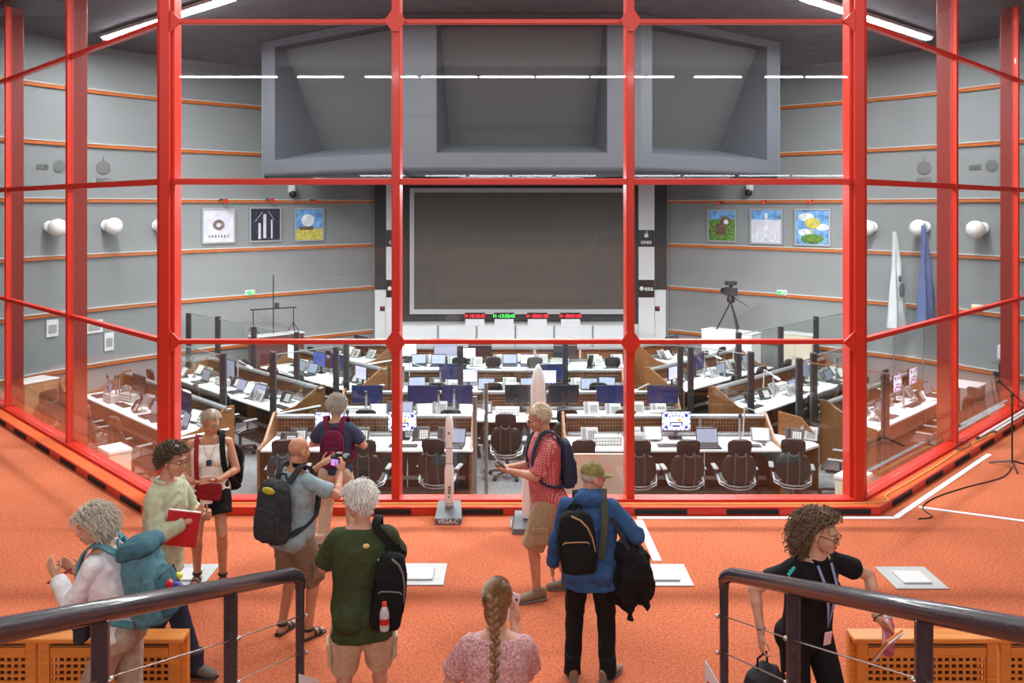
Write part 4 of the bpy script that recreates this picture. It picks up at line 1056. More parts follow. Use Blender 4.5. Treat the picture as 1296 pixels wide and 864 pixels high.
# ================================================================== HALL FURNITURE
# floor plates
for i, (px, py) in enumerate(((236, 728), (532, 727), (840, 728), (1153, 731.5))):
    d = PX*CAMH/(py-262); x = mk(px, d)
    t = thing('floor_plate', f'square grey metal floor plate with a raised lid, {ORD[i]} from the left', 'floor plate', (x, d, 0), 0, 'floor plates')
    MB().rbox((0, 0, .006), (.50, .50, .010), .003).build('plate', m_plate, t); MB().rbox((.0, -.02, .020), (.27, .27, .018), .004).build('lid', m_plate2, t)
t = thing('floor_hatch', 'dark grey floor hatch against the kerb behind the tall rocket model', 'floor hatch', (.09, 9.88, 0), 0); MB().rbox((0, 0, .005), (.22, .36, .009), .002).build('plate', m_mgrey, t)
# white tapes
def tapeobj(label, pts, w):
    t = MB()
    for a, b in zip(pts[:-1], pts[1:]): t.bar((*a, .004), (*b, .004), w, .006)
    return tag(t.build('floor_tape', m_tape, smooth=0), label, 'tape', 'white floor tapes')
tapeobj('white tape on the carpet along the front and right kerb', [(1.47, 10.02), (4.50, 10.02), (7.05, 12.60)], .07)
tapeobj('white tape from the kerb to the third floor plate', [(1.48, 9.95), (1.50, 8.80)], .09)
tapeobj('white tape running right across the carpet from the kerb corner', [(4.95, 10.38), (6.6, 9.62), (8.5, 8.75)], .06)
# rails
m_signred = mat('sign_red', (.62, .03, .05), .5)
def railing(sd):
    nm = 'left' if sd < 0 else 'right'
    E = Vector((sd*1.33, 5.355, 1.355)); N = Vector((sd*1.7425, 2.38, 2.409))
    dirv = (N-E).normalized()
    t = thing('stair_railing', f'black tubular stair railing with steel wires on the {nm}', 'railing', (0, 0, 0), 0, 'stair railings')
    rr_ = .043
    bend = [E+Vector((0, .0, -.10)), E+Vector((0, 0, -.06)), E+Vector((0, -.012, -.025)), E+Vector((0, -.05, 0))+dirv*.02, E+dirv*.16, N, N+dirv*2]
    MB().tube(bend, [.032, .034, .038, .041, rr_, rr_, rr_], 16).build('handrail', m_steelrail, t)
    posts = []
    for k, s_ in enumerate((0.0, .995, 2.16, 3.2, 4.2)):
        q = E+dirv*s_; zb = .2*(int((5.6-q.y)/.457)+1)
        MB().rbox((q.x, q.y, (q.z-.03+zb)/2), (.068 if k else .052, .03, q.z-.03-zb), .006).build('post', m_steelrail, t); posts.append(q)
    for h in (.27, .50, .73):
        MB().tube([posts[0]+Vector((0, 0, -h)), posts[1]+Vector((0, 0, -h-.01)), posts[2]+Vector((0, 0, -h)), posts[3]+Vector((0, 0, -h)), posts[4]+Vector((0, 0, -h))], .004, 5).build('wire', m_wire, t)
        for q in posts[:3]: MB().ell(q+Vector((-sd*.04, 0, -h)), (.014, .014, .014), nu=8, nv=6).build('wire_fitting', m_wire, t)
    s_ = thing('notice_sign', f'small red and white notice fixed at the foot of the {nm} railing', 'sign', (sd*1.27, 5.33, .72), R(62*-sd), 'railing notices')
    MB().plate([(-.09, 0, -.14), (.09, 0, -.14), (.09, 0, -.06), (-.09, 0, .06)], .006).build('board', m_tape, s_, smooth=0)
    for q in range(3): MB().box((-.01, -.006, -.12+.028*q), (.12, .006, .010)).build('stripe', m_signred, s_, smooth=0)
for sd in (-1, 1): railing(sd)
# wooden lattice barriers in front of the seats
def barrier(sd):
    nm = 'left' if sd < 0 else 'right'; x0 = 2.36 if sd < 0 else 2.45
    t = thing('lattice_barrier', f'low orange-brown wooden lattice barrier behind the {nm} railing', 'barrier', (sd*x0, 6.18, 0), 0, 'lattice barriers')
    Ln = 3.1
    MB().rbox((sd*Ln/2, .0, .545), (Ln, .16, .035), .006).build('top_board', m_ltwood, t)
    npan = 3; u = Ln/npan
    MB().box((sd*.03, .05, .26), (.06, .05, .53)).build('end_post', m_ltwood, t, smooth=0)
    for k in range(npan):
        c = sd*(u*(k+.5)+.03)
        for q in (-1, 1): MB().box((c+q*(u/2-.05), 0, .27), (.07, .05, .51)).build('stile', m_ltwood, t, smooth=0)
        MB().box((c, 0, .44), (u-.18, .045, .06)).build('cross_rail', m_ltwood, t, smooth=0)
        MB().box((c, 0, .04), (u-.18, .045, .06)).build('cross_rail', m_ltwood, t, smooth=0)
        MB().box((c, .015, .50), (u-.18, .02, .05)).build('filler', m_dkwood, t, smooth=0)
        lat = MB(); w = u-.18; nv = 17
        for i in range(nv+1): lat.box((c-w/2+w*i/nv, 0, .24), (.018, .014, .36))
        for j in range(8): lat.box((c, -.006, .08+j*.046), (w, .014, .018))
        l = lat.build('lattice', m_ltwood, t, smooth=0); l['kind'] = 'stuff'
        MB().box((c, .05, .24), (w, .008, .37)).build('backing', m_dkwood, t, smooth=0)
for sd in (-1, 1): barrier(sd)
# rocket models
m_rw = mat('rocket_white', (.80, .80, .79), .35); m_rpk = mat('rocket_offwhite', (.72, .69, .66), .4); m_base = mat('rocket_base_grey', (.13, .15, .17), .4)
t = thing('small_rocket_model', 'slim white rocket model on a grey base lettered VEGA-C', 'rocket model', (mk(568.5, 9.98), 9.98, 0), 0)
b = MB().add([(-.155, -.17, 0), (.155, -.17, 0), (.155, .1, 0), (-.155, .1, 0), (-.155, -.17, .07), (.155, -.17, .07), (.13, .1, .19), (-.13, .1, .19)], [(3, 2, 1, 0), (4, 5, 6, 7), (0, 1, 5, 4), (1, 2, 6, 5), (2, 3, 7, 6), (3, 0, 4, 7)])
b.build('base', m_base, t, smooth=0); txt('lettering', 'VEGA-C', .066, m_tape, t, (0, -.173, .036), (R(90), 0, 0), bold=True)
MB().tube([(0, 0, .1), (0, 0, .20)], .022, 8).build('mount', m_alu, t)
MB().lathe([(.045, .17), (.05, .19), (.054, .2), (.054, .56), (.052, .60), (.042, .64), (.040, .66)], 20).build('first_stage', m_rw, t)
MB().lathe([(.041, .66), (.041, .82), (.036, .84)], 20).build('second_stage', m_rpk, t); MB().lathe([(.036, .84), (.036, .90), (.046, .935)], 20).build('third_stage', m_rw, t)
MB().lathe([(.046, .935), (.0475, .95), (.0475, 1.10), (.044, 1.15), (.034, 1.195), (.018, 1.225), (.003, 1.235)], 20).build('fairing', m_rw, t)
for z in (.2, .66, .84, .935): MB().lathe([(.0555 if z < .5 else .043, z-.006), (.0555 if z < .5 else .043, z+.006)], 20).build('ring', m_lgrey, t)
txt('lettering', 'esa', .075, m_base, t, (.0, -.0556, .36), (R(90), R(-90), 0), bold=True)
MB().ell((-.0, -.055, .28), (.012, .002, .012)).ell((0, -.048, 1.02), (.012, .002, .016)).build('emblem', m_base, t)
t = thing('tall_rocket_model', 'tall white rocket model behind the man in the red checked shirt', 'rocket model', (mk(681, 9.72), 9.72, 0), 0)
MB().add([(-.30, -.2, 0), (.30, -.2, 0), (.30, .16, 0), (-.30, .16, 0), (-.28, -.2, .06), (.28, -.2, .06), (.26, .16, .14), (-.26, .16, .14)], [(3, 2, 1, 0), (4, 5, 6, 7), (0, 1, 5, 4), (1, 2, 6, 5), (2, 3, 7, 6), (3, 0, 4, 7)]).build('base', m_base, t, smooth=0)
MB().lathe([(.07, .1), (.085, .16), (.085, 1.30), (.085, 1.55), (.081, 1.64), (.068, 1.72), (.045, 1.80), (.02, 1.85), (.003, 1.862)], 24).build('core_stage', m_rw, t)
for sx in (-1, 1): MB().lathe([(.04, .12), (.048, .16), (.048, .66), (.035, .74), (.003, .80)], 16, (sx*.135, 0, 0)).build('booster', m_rw, t)
for z in (.62, 1.30): MB().lathe([(.0865, z-.008), (.0865, z+.008)], 24).build('ring', m_lgrey, t)
# microphone stand, poles on the ledge, cables
p = Vector((mk(1281, 11.95), 11.95, 0))
t = thing('microphone_stand', 'black microphone stand with boom beside the right panes', 'microphone stand', p, 0)
for a in (.2, 2.3, 4.4): MB().tube([(0, 0, .1), (.3*math.cos(a), .3*math.sin(a), .012)], .013, 6).build('foot', m_black, t)
MB().tube([(0, 0, .06), (0, 0, 1.02)], .012, 8).build('pole', m_black, t); MB().tube([(.12, -.06, .92), (-.14, .02, 1.18)], .010, 6).build('boom', m_black, t); MB().tube([(-.12, .02, 1.16), (-.19, .03, 1.23)], [.016, .028], 8).build('microphone', m_dgrey, t); MB().ell((0, 0, 1.02), (.03, .03, .03)).build('joint', m_black, t)
for k, (t0, t1, db) in enumerate(((2.75, 4.7, -.19), (3.15, 5.0, -.26))):
    a, b = facet(1, t0, db), facet(1, t1, db)
    o = thing('metal_pole', ('longer', 'shorter')[k]+' white metal pole lying on the ledge by the right panes', 'pole', (0, 0, 0), 0, 'poles on the ledge')
    MB().tube([(*a, .118), (*b, .118)], .02, 8).build('shaft', m_tape, o); MB().tube([(*a, .118), (a[0]+.05, a[1]+.05, .118)], .0215, 8).build('end_cap', m_black, o)
def cable(label, pts, m_, r=.006, name='cable'):
    pts = [Vector(q) for q in pts]; out = []
    for i in range(len(pts)-1):
        p0, p1, p2, p3 = pts[max(i-1, 0)], pts[i], pts[i+1], pts[min(i+2, len(pts)-1)]
        for k in range(6):
            u = k/6; out.append(.5*((2*p1)+(p2-p0)*u+(2*p0-5*p1+4*p2-p3)*u*u+(-p0+3*p1-3*p2+p3)*u**3))
    out.append(pts[-1]); return tag(MB().tube(out, r, 5).build(name, m_), label, 'cable', 'cables in the hall')
fp = lambda t0, db, z=.107: (*facet(1, t0, db), z)
cable('thin yellow cable along the right ledge', [(-3.9, 10.24, .102), (0, 10.22, .102), (4.1, 10.24, .102), fp(.3, -.20), fp(1.4, -.22), fp(2.4, -.2), fp(3.3, -.28), fp(4.0, -.22)], m_yellow, .006)
cable('coil of thin dark cable on the right ledge', [fp(2.3+.16*math.cos(q*.9), -.19+.07*math.sin(q*.9), .106+.003*q) for q in range(18)], m_dgrey, .005)
cable('black cable trailing over the carpet to the microphone stand', [(4.75, 9.98, .007), (4.95, 10.05, .007), (4.98, 10.35, .007), (5.3, 10.7, .007), (5.9, 11.1, .007), (6.6, 11.5, .007), (7.0, 11.95, .007)], m_black, .008)

# reflected logos painted as grey marks on the side walls and small wall stickers
m_logo_refl = mat('pane_decal', (.16, .165, .165), .9)
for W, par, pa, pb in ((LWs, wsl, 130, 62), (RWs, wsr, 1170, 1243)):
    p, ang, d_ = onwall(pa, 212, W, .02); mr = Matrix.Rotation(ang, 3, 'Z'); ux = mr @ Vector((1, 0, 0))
    MB().ell(p, (.17, .008, .15), mr, 20, 12).tube([p+Vector((0, 0, .14)), p+Vector((0, 0, .25))], .012, 5).build('planet_mark', m_logo_refl, par)
    txt('mark_lettering', 'cnes', .2, m_logo_refl, par, p+Vector((0, 0, -.26)), (R(90), 0, ang+PI), ext=.004)
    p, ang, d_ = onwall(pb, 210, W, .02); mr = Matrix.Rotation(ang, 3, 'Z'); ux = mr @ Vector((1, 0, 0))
    txt('mark_lettering', 'esa', .22, m_logo_refl, par, p-ux*.15, (R(90), 0, ang+PI), ext=.004, bold=True)
    MB().ell(p+ux*.22, (.14, .008, .13), mr, 20, 12).build('emblem_mark', m_logo_refl, par)
for px, nm in ((484, 'left'), (832, 'right')):
    q = at(px, 390.5, D-.09); t = thing('wall_sticker', f'tiny dark blue and red sticker on the white wall {nm} of the big screen', 'sticker', q, 0, 'wall stickers')
    MB().box((0, 0, 0), (.13, .012, .13)).build('sheet', m_navy, t, smooth=0); MB().box((.01, -.008, .02), (.07, .006, .04)).build('print', m_signred, t, smooth=0)

# ================================================================== PEOPLE
m_skins = {'tan': mat('skin_tan', (.50, .235, .135), .5, nscale=14, namt=.10), 'light': mat('skin_light', (.60, .33, .225), .5, nscale=14, namt=.10), 'ruddy': mat('skin_ruddy', (.56, .27, .18), .5, nscale=14, namt=.12)}
m_eye = mat('eye_white', (.8, .78, .75), .25); m_iris = mat('eye_iris', (.03, .02, .015), .2); m_lip = mat('lip_colour', (.38, .10, .08), .45)
m_metalfr = mat('glasses_metal', (.30, .26, .20), .3, metal=.8); m_blkfr = mat('glasses_black', (.02, .015, .015), .3)
def cloth(name, col, namt=.12, nscale=30): return mat('cloth_'+name, col, .85, nscale=nscale, namt=namt, bump=.12, bscale=260, spec=.2)
def caps(mb, p0, r0, p1, r1, n=12):
    p0, p1 = Vector(p0), Vector(p1); d = p1-p0; L = d.length
    if L < 1e-5: return mb.ell(p0, (r0, r0, r0))
    d.normalize(); x = d.orthogonal().normalized(); y = d.cross(x); secs = []
    for k in range(4):
        a = PI/2*(1-k/3.99); secs.append((p0-d*r0*math.sin(a), x*max(.02*r0, r0*math.cos(a)), y*max(.02*r0, r0*math.cos(a))))
    for k in range(4):
        a = PI/2*(k+.0)/3.0*.99; secs.append((p1+d*r1*math.sin(a), x*max(.02*r1, r1*math.cos(a)), y*max(.02*r1, r1*math.cos(a))))
    return mb.loft(secs, n)
def remesh(mb, vox, smooth=3, wr=0, wf=9, seed=0, dirz=1.0):
    me = bpy.data.meshes.new('tmp'); me.from_pydata([tuple(v) for v in mb.v], [], mb.f)
    o = bpy.data.objects.new('tmp', me); COL.objects.link(o)
    r = o.modifiers.new('r', 'REMESH'); r.mode = 'VOXEL'; r.voxel_size = vox; r.use_smooth_shade = True
    if smooth: s = o.modifiers.new('s', 'SMOOTH'); s.iterations = smooth; s.factor = .5
    out = bpy.data.meshes.new_from_object(o.evaluated_get(bpy.context.evaluated_depsgraph_get()))
    bpy.data.objects.remove(o); bpy.data.meshes.remove(me)
    if wr:
        sv = Vector((seed*3.1, seed*1.7, seed*2.3))
        N = len(out.vertices); co = np.empty(N*3); out.vertices.foreach_get('co', co); co = co.reshape(-1, 3)
        no = np.empty(N*3); out.vertex_normals.foreach_get('vector', no); no = no.reshape(-1, 3)
        a = np.array([noise.noise(Vector((v[0]*wf, v[1]*wf, v[2]*wf*dirz))+sv) + .5*noise.noise(Vector((v[0]*wf*2.1+v[2]*3, v[1]*wf*2.1, v[2]*wf*2.1*dirz))+sv) for v in co])
        ridge = (1-np.abs(a)*1.6)          # sharp folds
        co = co + no*(wr*(ridge*.85-.15))[:, None]
        out.vertices.foreach_set('co', co.ravel()); out.update()
    out.shade_smooth()
    return out
def ik(a, b, l1, l2, hint):
    a, b, hint = Vector(a), Vector(b), Vector(hint); d = b-a; L = d.length
    if L > (l1+l2)*.999: b = a+d*((l1+l2)*.999/L); d = b-a; L = d.length
    x = (l1*l1-l2*l2+L*L)/(2*L); h = math.sqrt(max(0, l1*l1-x*x)); u = d.normalized()
    hv = hint-u*hint.dot(u); hv = hv.normalized() if hv.length > 1e-4 else u.orthogonal().normalized()
    return a+u*x+hv*h, b
class Person: pass
def hand(mb, s, w, d, n, right, curl=.5, spread=1.0):
    """palm + five fingers; w wrist, d pointing direction, n palm normal"""
    d = Vector(d).normalized(); n = Vector(n); n = (n-d*n.dot(d)).normalized(); th = d.cross(n)*(1 if right else -1)
    m = Matrix((th, d, n)).transposed()
    mb.ell(w+d*.048*s, (.040*s, .056*s, .0165*s), m, 12, 8)
    caps(mb, w-d*.02*s, .027*s, w+d*.03*s, .024*s, 8)
    for k, (o, L) in enumerate(((.030, .072), (.010, .082), (-.010, .076), (-.029, .060))):
        p = w+d*(.092-.004*abs(k-1.2))*s+th*o*s; ang = curl*.35; dd = d+th*(o*1.5*spread); dd.normalize()
        r = .0090
        for q, f in enumerate((.45, .32, .23)):
            ang2 = ang+curl*.75*q
            v = dd*math.cos(ang2)+n*math.sin(ang2); e = p+v*L*f*s
            caps(mb, p, r*s, e, (r-.0009)*s, 8); p = e; r -= .0009
    p = w+d*.025*s+th*.030*s; v1 = (th*.75+d*.65+n*.25).normalized(); e = p+v1*.045*s
    caps(mb, p, .0125*s, e, .0105*s, 8); v2 = (th*.15+d*.9+n*.45*curl).normalized(); caps(mb, e, .0105*s, e+v2*.036*s, .0085*s, 8)
    return w+d*.085*s+n*.03*s, m
TORSO = [(-.13, .085, .075), (-.07, .160, .105), (0, .172, .115), (.07, .160, .108), (.14, .143, .100), (.22, .148, .105), (.32, .165, .116), (.41, .172, .112), (.475, .158, .092), (.52, .115, .075), (.555, .062, .06)]
def human(label, x, y, rz, h=1.75, z=0, lean=0, twist=0, hyaw=0, hpitch=0, hroll=0, bw=1.0, belly=0, skin='light', feet=None, hands=None, elbows=None, handdir=None, palm=None, curl=(.5, .5), pel=(0, 0, 0), top=None, bottom=None, shoes=None, hair=None, glasses=None, sit=False, female=False, group='visitors in the hall', toe=(8, 8)):
    P = Person(); s = h/1.75; P.s = s
    root = thing('person', label, 'person', (x, y, z), rz, group); P.root = root
    P.M = Matrix.Translation((x, y, z)) @ Matrix.Rotation(rz, 4, 'Z')
    pelvis = Vector((0, 0, .93*s))+Vector(pel)
    Mt = Matrix.Rotation(R(twist), 3, 'Z') @ Matrix.Rotation(-R(lean), 3, 'X')
    tp = lambda a, b, c: pelvis+Mt @ (Vector((a, b, c))*s)
    P.tp = tp; P.Mt = Mt; P.pelvis = pelvis
    neck = tp(0, -.008, .555)
    Mh = Matrix.Rotation(R(twist+hyaw), 3, 'Z') @ Matrix.Rotation(R(hroll), 3, 'Y') @ Matrix.Rotation(-R(hpitch), 3, 'X')
    hc = neck+ (Mt @ Vector((0, .015, .06))+Mh @ Vector((0, .022, .085)))*s*.98
    hp = lambda a, b, c: hc+Mh @ (Vector((a, b, c))*s)
    P.hp = hp; P.Mh = Mh; P.hc = hc
    sh = [tp(sx*.178*bw, -.005, .470) for sx in (-1, 1)]
    hip = [tp(sx*.088, 0, -.03) for sx in (-1, 1)]
    feet = feet or [(-.10, 0, 0), (.10, .0, 0)]
    ank = [Vector((f[0], f[1], (f[2] if len(f) > 2 else 0)+.085*s)) for f in feet]
    kn = []
    for i in range(2):
        k, a = ik(hip[i], ank[i], .425*s, .425*s, Mt @ Vector(((-1, 1)[i]*.12, 1, .1))); kn.append(k); ank[i] = a
    hands = hands or [None, None]; el = []; wr = []
    for i in range(2):
        sg = (-1, 1)[i]
        tgt = Vector(hands[i])*1.0 if hands[i] else Vector((sg*.26, .05, .80))*s
        e, w_ = ik(sh[i], tgt, .285*s, .255*s, Mt @ Vector(elbows[i] if elbows and elbows[i] else (sg*.5, -.8, -.35))); el.append(e); wr.append(w_)
    P.sh, P.el, P.wr, P.kn, P.ank, P.hip = sh, el, wr, kn, ank, hip
    # ---- body
    b = MB(); ax = Mt @ Vector((1, 0, 0)); ay = Mt @ Vector((0, 1, 0))
    def tsec(zz, rx, ry, g=0, dy=0): return (tp(0, dy, zz), ax*(rx*bw+g)*s, ay*(ry+g)*s)
    P.tsec = tsec
    def bel(zz): return belly*math.exp(-((zz-.12)/.13)**2)
    ct = -.016 if top else 0; cb = .87 if bottom else 1; ca = .86 if top and top[0] != 'tank' else 1; cf = .84 if top and top[0] in ('long', 'jacket') else 1; cth = .84 if bottom else 1; ccf = .84 if bottom and bottom[0] == 'long' else 1
    b.loft([tsec(zz, rx+bel(zz)*.4, ry+bel(zz)*.5, ct if zz < .5 else 0, bel(zz)*.5) for zz, rx, ry in TORSO], 20)
    if female:
        for sx in (-1, 1): b.ell(tp(sx*.072, .078, .335), (.058*s, .046*s, .054*s), Mt)
    for sx in (-1, 1): b.ell(tp(sx*.080, -.055, -.04), (.092*cb*s, .082*cb*s, .10*cb*s), Mt)
    caps(b, tp(0, -.012, .50), .060*s, hp(0, -.028, -.06), .053*s)
    # head
    b.ell(hp(0, -.012, .030), (.0755*s, .094*s, .086*s), Mh, 20, 14); b.ell(hp(0, .028, -.028), (.062*s, .066*s, .084*s), Mh, 18, 12)
    b.ell(hp(0, .056, -.088), (.036*s, .034*s, .026*s), Mh); b.ell(hp(0, .020, -.070), (.053*s, .052*s, .038*s), Mh)
    caps(b, hp(0, .092, .012), .008*s, hp(0, .108, -.026), .013*s, 8); b.ell(hp(0, .098, -.030), (.017*s, .012*s, .010*s), Mh)
    b.ell(hp(0, .074, .030), (.052*s, .020*s, .012*s), Mh); b.ell(hp(0, .090, -.060), (.022*s, .010*s, .011*s), Mh)
    for sx in (-1, 1): b.ell(hp(sx*.078, -.008, -.012), (.010*s, .022*s, .034*s), Mh @ Matrix.Rotation(R(sx*-18), 3, 'Z')); b.ell(hp(sx*.036, .066, -.035), (.022*s, .020*s, .022*s), Mh)
    P.hm = []
    for i in range(2):
        sg = (-1, 1)[i]
        b.ell(sh[i]-Mt @ Vector((sg*.02, 0, .005))*s, (.064*ca*s, .062*ca*s, .062*ca*s), Mt)
        caps(b, sh[i], .053*ca*s, el[i], .040*cf*s); u = (wr[i]-el[i]).normalized()
        caps(b, el[i], .040*cf*s, el[i]+u*.08*s, .042*cf*s); caps(b, el[i]+u*.07*s, .041*cf*s, wr[i], .026*s)
        hd = Vector(handdir[i]) if handdir and handdir[i] else u
        pn = Vector(palm[i]) if palm and palm[i] else Vector((-sg, 0, 0))
        P.hm.append(hand(b, s, wr[i], hd, pn, i == 1, curl[i]))
        caps(b, hip[i], .090*cth*s, kn[i], .056*(ccf if ccf < 1 else 1)*s); v = (ank[i]-kn[i]).normalized()
        back = Mt @ Vector((0, -1, 0)); caps(b, kn[i], .054*ccf*s, kn[i]+v*.13*s+back*.012*s, .056*ccf*s); caps(b, kn[i]+v*.13*s+back*.012*s, .056*ccf*s, ank[i], .036*s)
        td = Matrix.Rotation(R(((1, -1)[i])*toe[i]), 3, 'Z') @ Vector((0, 1, 0)); P.__dict__.setdefault('td', []).append(td)
        f0 = ank[i]+Vector((0, 0, -.050*s)); caps(b, f0-td*.035*s, .034*s, f0+td*.09*s-Vector((0, 0, .004*s)), .032*s); caps(b, f0+td*.09*s-Vector((0, 0, .008*s)), .034*s, f0+td*.155*s-Vector((0, 0, .014*s)), .022*s)
        caps(b, ank[i], .036*s, f0+td*.03*s, .036*s)
    sk = m_skins[skin]
    me = remesh(b, .0065, 2); me.materials.append(sk); link('body', me, root)
    # face details
    for sx in (-1, 1):
        e = MB().ell(hp(sx*.031, .0785, .004), (.0145*s, .009*s, .0085*s), Mh, 10, 8).build('eye', m_eye, root)
        MB().ell(hp(sx*.031, .0858, .004), (.0065*s, .003*s, .0068*s), Mh, 8, 6).build('iris', m_iris, e)
        caps(MB(), hp(sx*.014, .094, .026), .0045*s, hp(sx*.046, .083, .029), .0035*s, 6).build('eyebrow', hair[1] if hair else m_iris, root)
    MB().ell(hp(0, .0965, -.056), (.021*s, .006*s, .0045*s), Mh, 10, 6).ell(hp(0, .0955, -.064), (.018*s, .006*s, .005*s), Mh, 10, 6).build('lips', m_lip, root)
    if glasses:
        g = MB(); 
        for sx in (-1, 1):
            g.tube([hp(sx*.033+.025*math.cos(a), .106-.004*abs(math.cos(a)), .002+.019*math.sin(a)) for a in np.linspace(0, 2*PI, 15)[:-1]], .0026*s, 5, closed=True)
            g.tube([hp(sx*.058, .100, .008), hp(sx*.078, .03, .010), hp(sx*.080, -.02, .0)], .0024*s, 5)
        g.tube([hp(-.008, .107, .006), hp(0, .110, .009), hp(.008, .107, .006)], .0024*s, 5); g.build('glasses', glasses, root)
    # ---- bottoms
    if bottom:
        kind, m_ = bottom; c = MB()
        c.loft([tsec(zz, rx+bel(zz)*.4, ry+bel(zz)*.5, .014, bel(zz)*.5) for zz, rx, ry in TORSO[1:4]]+[tsec(.105, .150, .105, .012)], 20)
        for sx in (-1, 1): c.ell(tp(sx*.082, -.052, -.045), (.104*s, .094*s, .108*s), Mt)
        for i in range(2):
            if kind == 'long':
                caps(c, hip[i], .108*s, kn[i], .080*s); caps(c, kn[i], .080*s, ank[i]+Vector((0, 0, -.02*s)), .066*s)
                c.loft([(ank[i]+Vector((0, 0, .10*s)), (.066*s, 0, 0), (0, .072*s, 0)), (ank[i]+Vector((0, 0, -.045*s)), (.068*s, 0, 0), (0, .078*s, 0))], 14)
            else:
                f = {'short': .50, 'knee': 1.0, 'mid': .78}[kind]; e = hip[i].lerp(kn[i], f)
                if kind == 'knee': e = kn[i]+(ank[i]-kn[i]).normalized()*.03*s
                d_ = (e-hip[i]).normalized(); x_ = Vector((1, 0, 0)); x_ = (x_-d_*x_.dot(d_)).normalized(); y_ = d_.cross(x_)
                r1 = {'short': .108, 'knee': .092, 'mid': .10}[kind]
                c.loft([(hip[i], x_*.112*s, y_*.118*s), (hip[i].lerp(e, .5), x_*.112*s, y_*.118*s), (e, x_*r1*s, y_*(r1+.012)*s)], 18)
        me = remesh(c, .010, 2, .010, 8, seed=len(P.root.name)+int(abs(x)*10), dirz=.5); me.materials.append(m_); P.trous = link({'long': 'trousers'}.get(kind, 'shorts'), me, root)
        if kind == 'knee':
            for i in range(2):
                sg = (-1, 1)[i]; q = hip[i].lerp(kn[i], .72)+Mt @ Vector((sg*.108, -.01, 0))*s
                o_ = MB().rbox(q, (.03*s, .14*s, .16*s), .010).build('cargo_pocket', m_, root); MB().rbox(q+Vector((sg*.006, 0, .055*s)), (.03*s, .15*s, .05*s), .008).build('pocket_flap', m_, o_)
    # ---- tops
    if top:
        kind, m_ = top[0], top[1]; opt = top[2] if len(top) > 2 else {}
        hem = opt.get('hem', -.10); g = opt.get('g', .020); c = MB(); secs = []
        for zz, rx, ry in TORSO:
            if zz < hem-.03 or zz > .53: continue
            rr2 = rx+bel(zz)*.4; ry2 = ry+bel(zz)*.5
            if zz < .40: rr2 = max(rr2, opt.get('minx', .158)); ry2 = max(ry2, opt.get('miny', .112))
            secs.append(tsec(max(zz, hem), rr2, ry2, g if zz < .46 else g*.7, bel(zz)*.5))
        if secs and abs(hem) > 0: secs.insert(0, tsec(hem, max(.17, opt.get('minx', .158)), max(.122, opt.get('miny', .112)), g*1.15))
        secs = [q for k, q in enumerate(secs) if k == 0 or (q[0]-secs[k-1][0]).length > .005]
        if kind == 'tank': secs[-1:] = []
        c.loft(secs, 22)
        if kind != 'tank':
            c.ell(tp(0, -.004, .49), (.105*bw*s, .078*s, .055*s), Mt)
        if female:
            for sx in (-1, 1): c.ell(tp(sx*.075, .085, .335), (.08*s, .068*s, .075*s), Mt)
        if hem < -.05:
            for sx in (-1, 1): c.ell(tp(sx*.084, -.060, max(-.045, hem+.075)), (.118*s, .122*s, .11*s), Mt)
        for i in range(2):
            sg = (-1, 1)[i]
            if kind == 'tank':
                caps(c, tp(sg*.085*bw, .03, .44), .040*s, tp(sg*.105*bw, -.005, .515), .028*s); caps(c, tp(sg*.105*bw, -.005, .515), .028*s, tp(sg*.09*bw, -.05, .44), .04*s); continue
            c.ell(sh[i]-Mt @ Vector((sg*.028, 0, .008))*s, (.072*s, .070*s, .066*s), Mt)
            if kind == 'tee':
                e = sh[i].lerp(el[i], opt.get('sl', .72)); d_ = (e-sh[i]).normalized(); x_ = d_.orthogonal().normalized(); y_ = d_.cross(x_)
                c.loft([(sh[i].lerp(e, .05)-Mt @ Vector((sg*.01, 0, .012))*s, x_*.062*s, y_*.062*s), (e, x_*opt.get('sr', .070)*s, y_*opt.get('sr', .070)*s)], 16)
            else:
                caps(c, sh[i]-Mt @ Vector((sg*.012, 0, .008))*s, .066*s, el[i], .063*s); f = opt.get('fore', .95); e = el[i].lerp(wr[i], f); d_ = (e-el[i]).normalized(); x_ = d_.orthogonal().normalized(); y_ = d_.cross(x_)
                c.loft([(el[i], x_*.063*s, y_*.063*s), (e, x_*.046*s, y_*.046*s)], 16); c.ell(el[i], (.066*s,)*3)
        me = remesh(c, .0095, 2, opt.get('wr', .011), opt.get('wf', 7), seed=int(abs(y)*7)); me.materials.append(m_); P.shirt = link({'tank': 'tank_top', 'tee': 't_shirt', 'long': 'shirt', 'jacket': 'jacket'}[kind], me, root)
        if opt.get('collar'):
            ring = []
            for a in np.linspace(0, 2*PI, 19)[:-1]: ring.append(tp(.074*math.sin(a), -.012+.074*math.cos(a)+(.012 if math.cos(a) > .7 else 0), .545-.028*max(0, math.cos(a))))
            MB().tube(ring, .016*s, 6, closed=True).build('collar', m_, P.shirt)
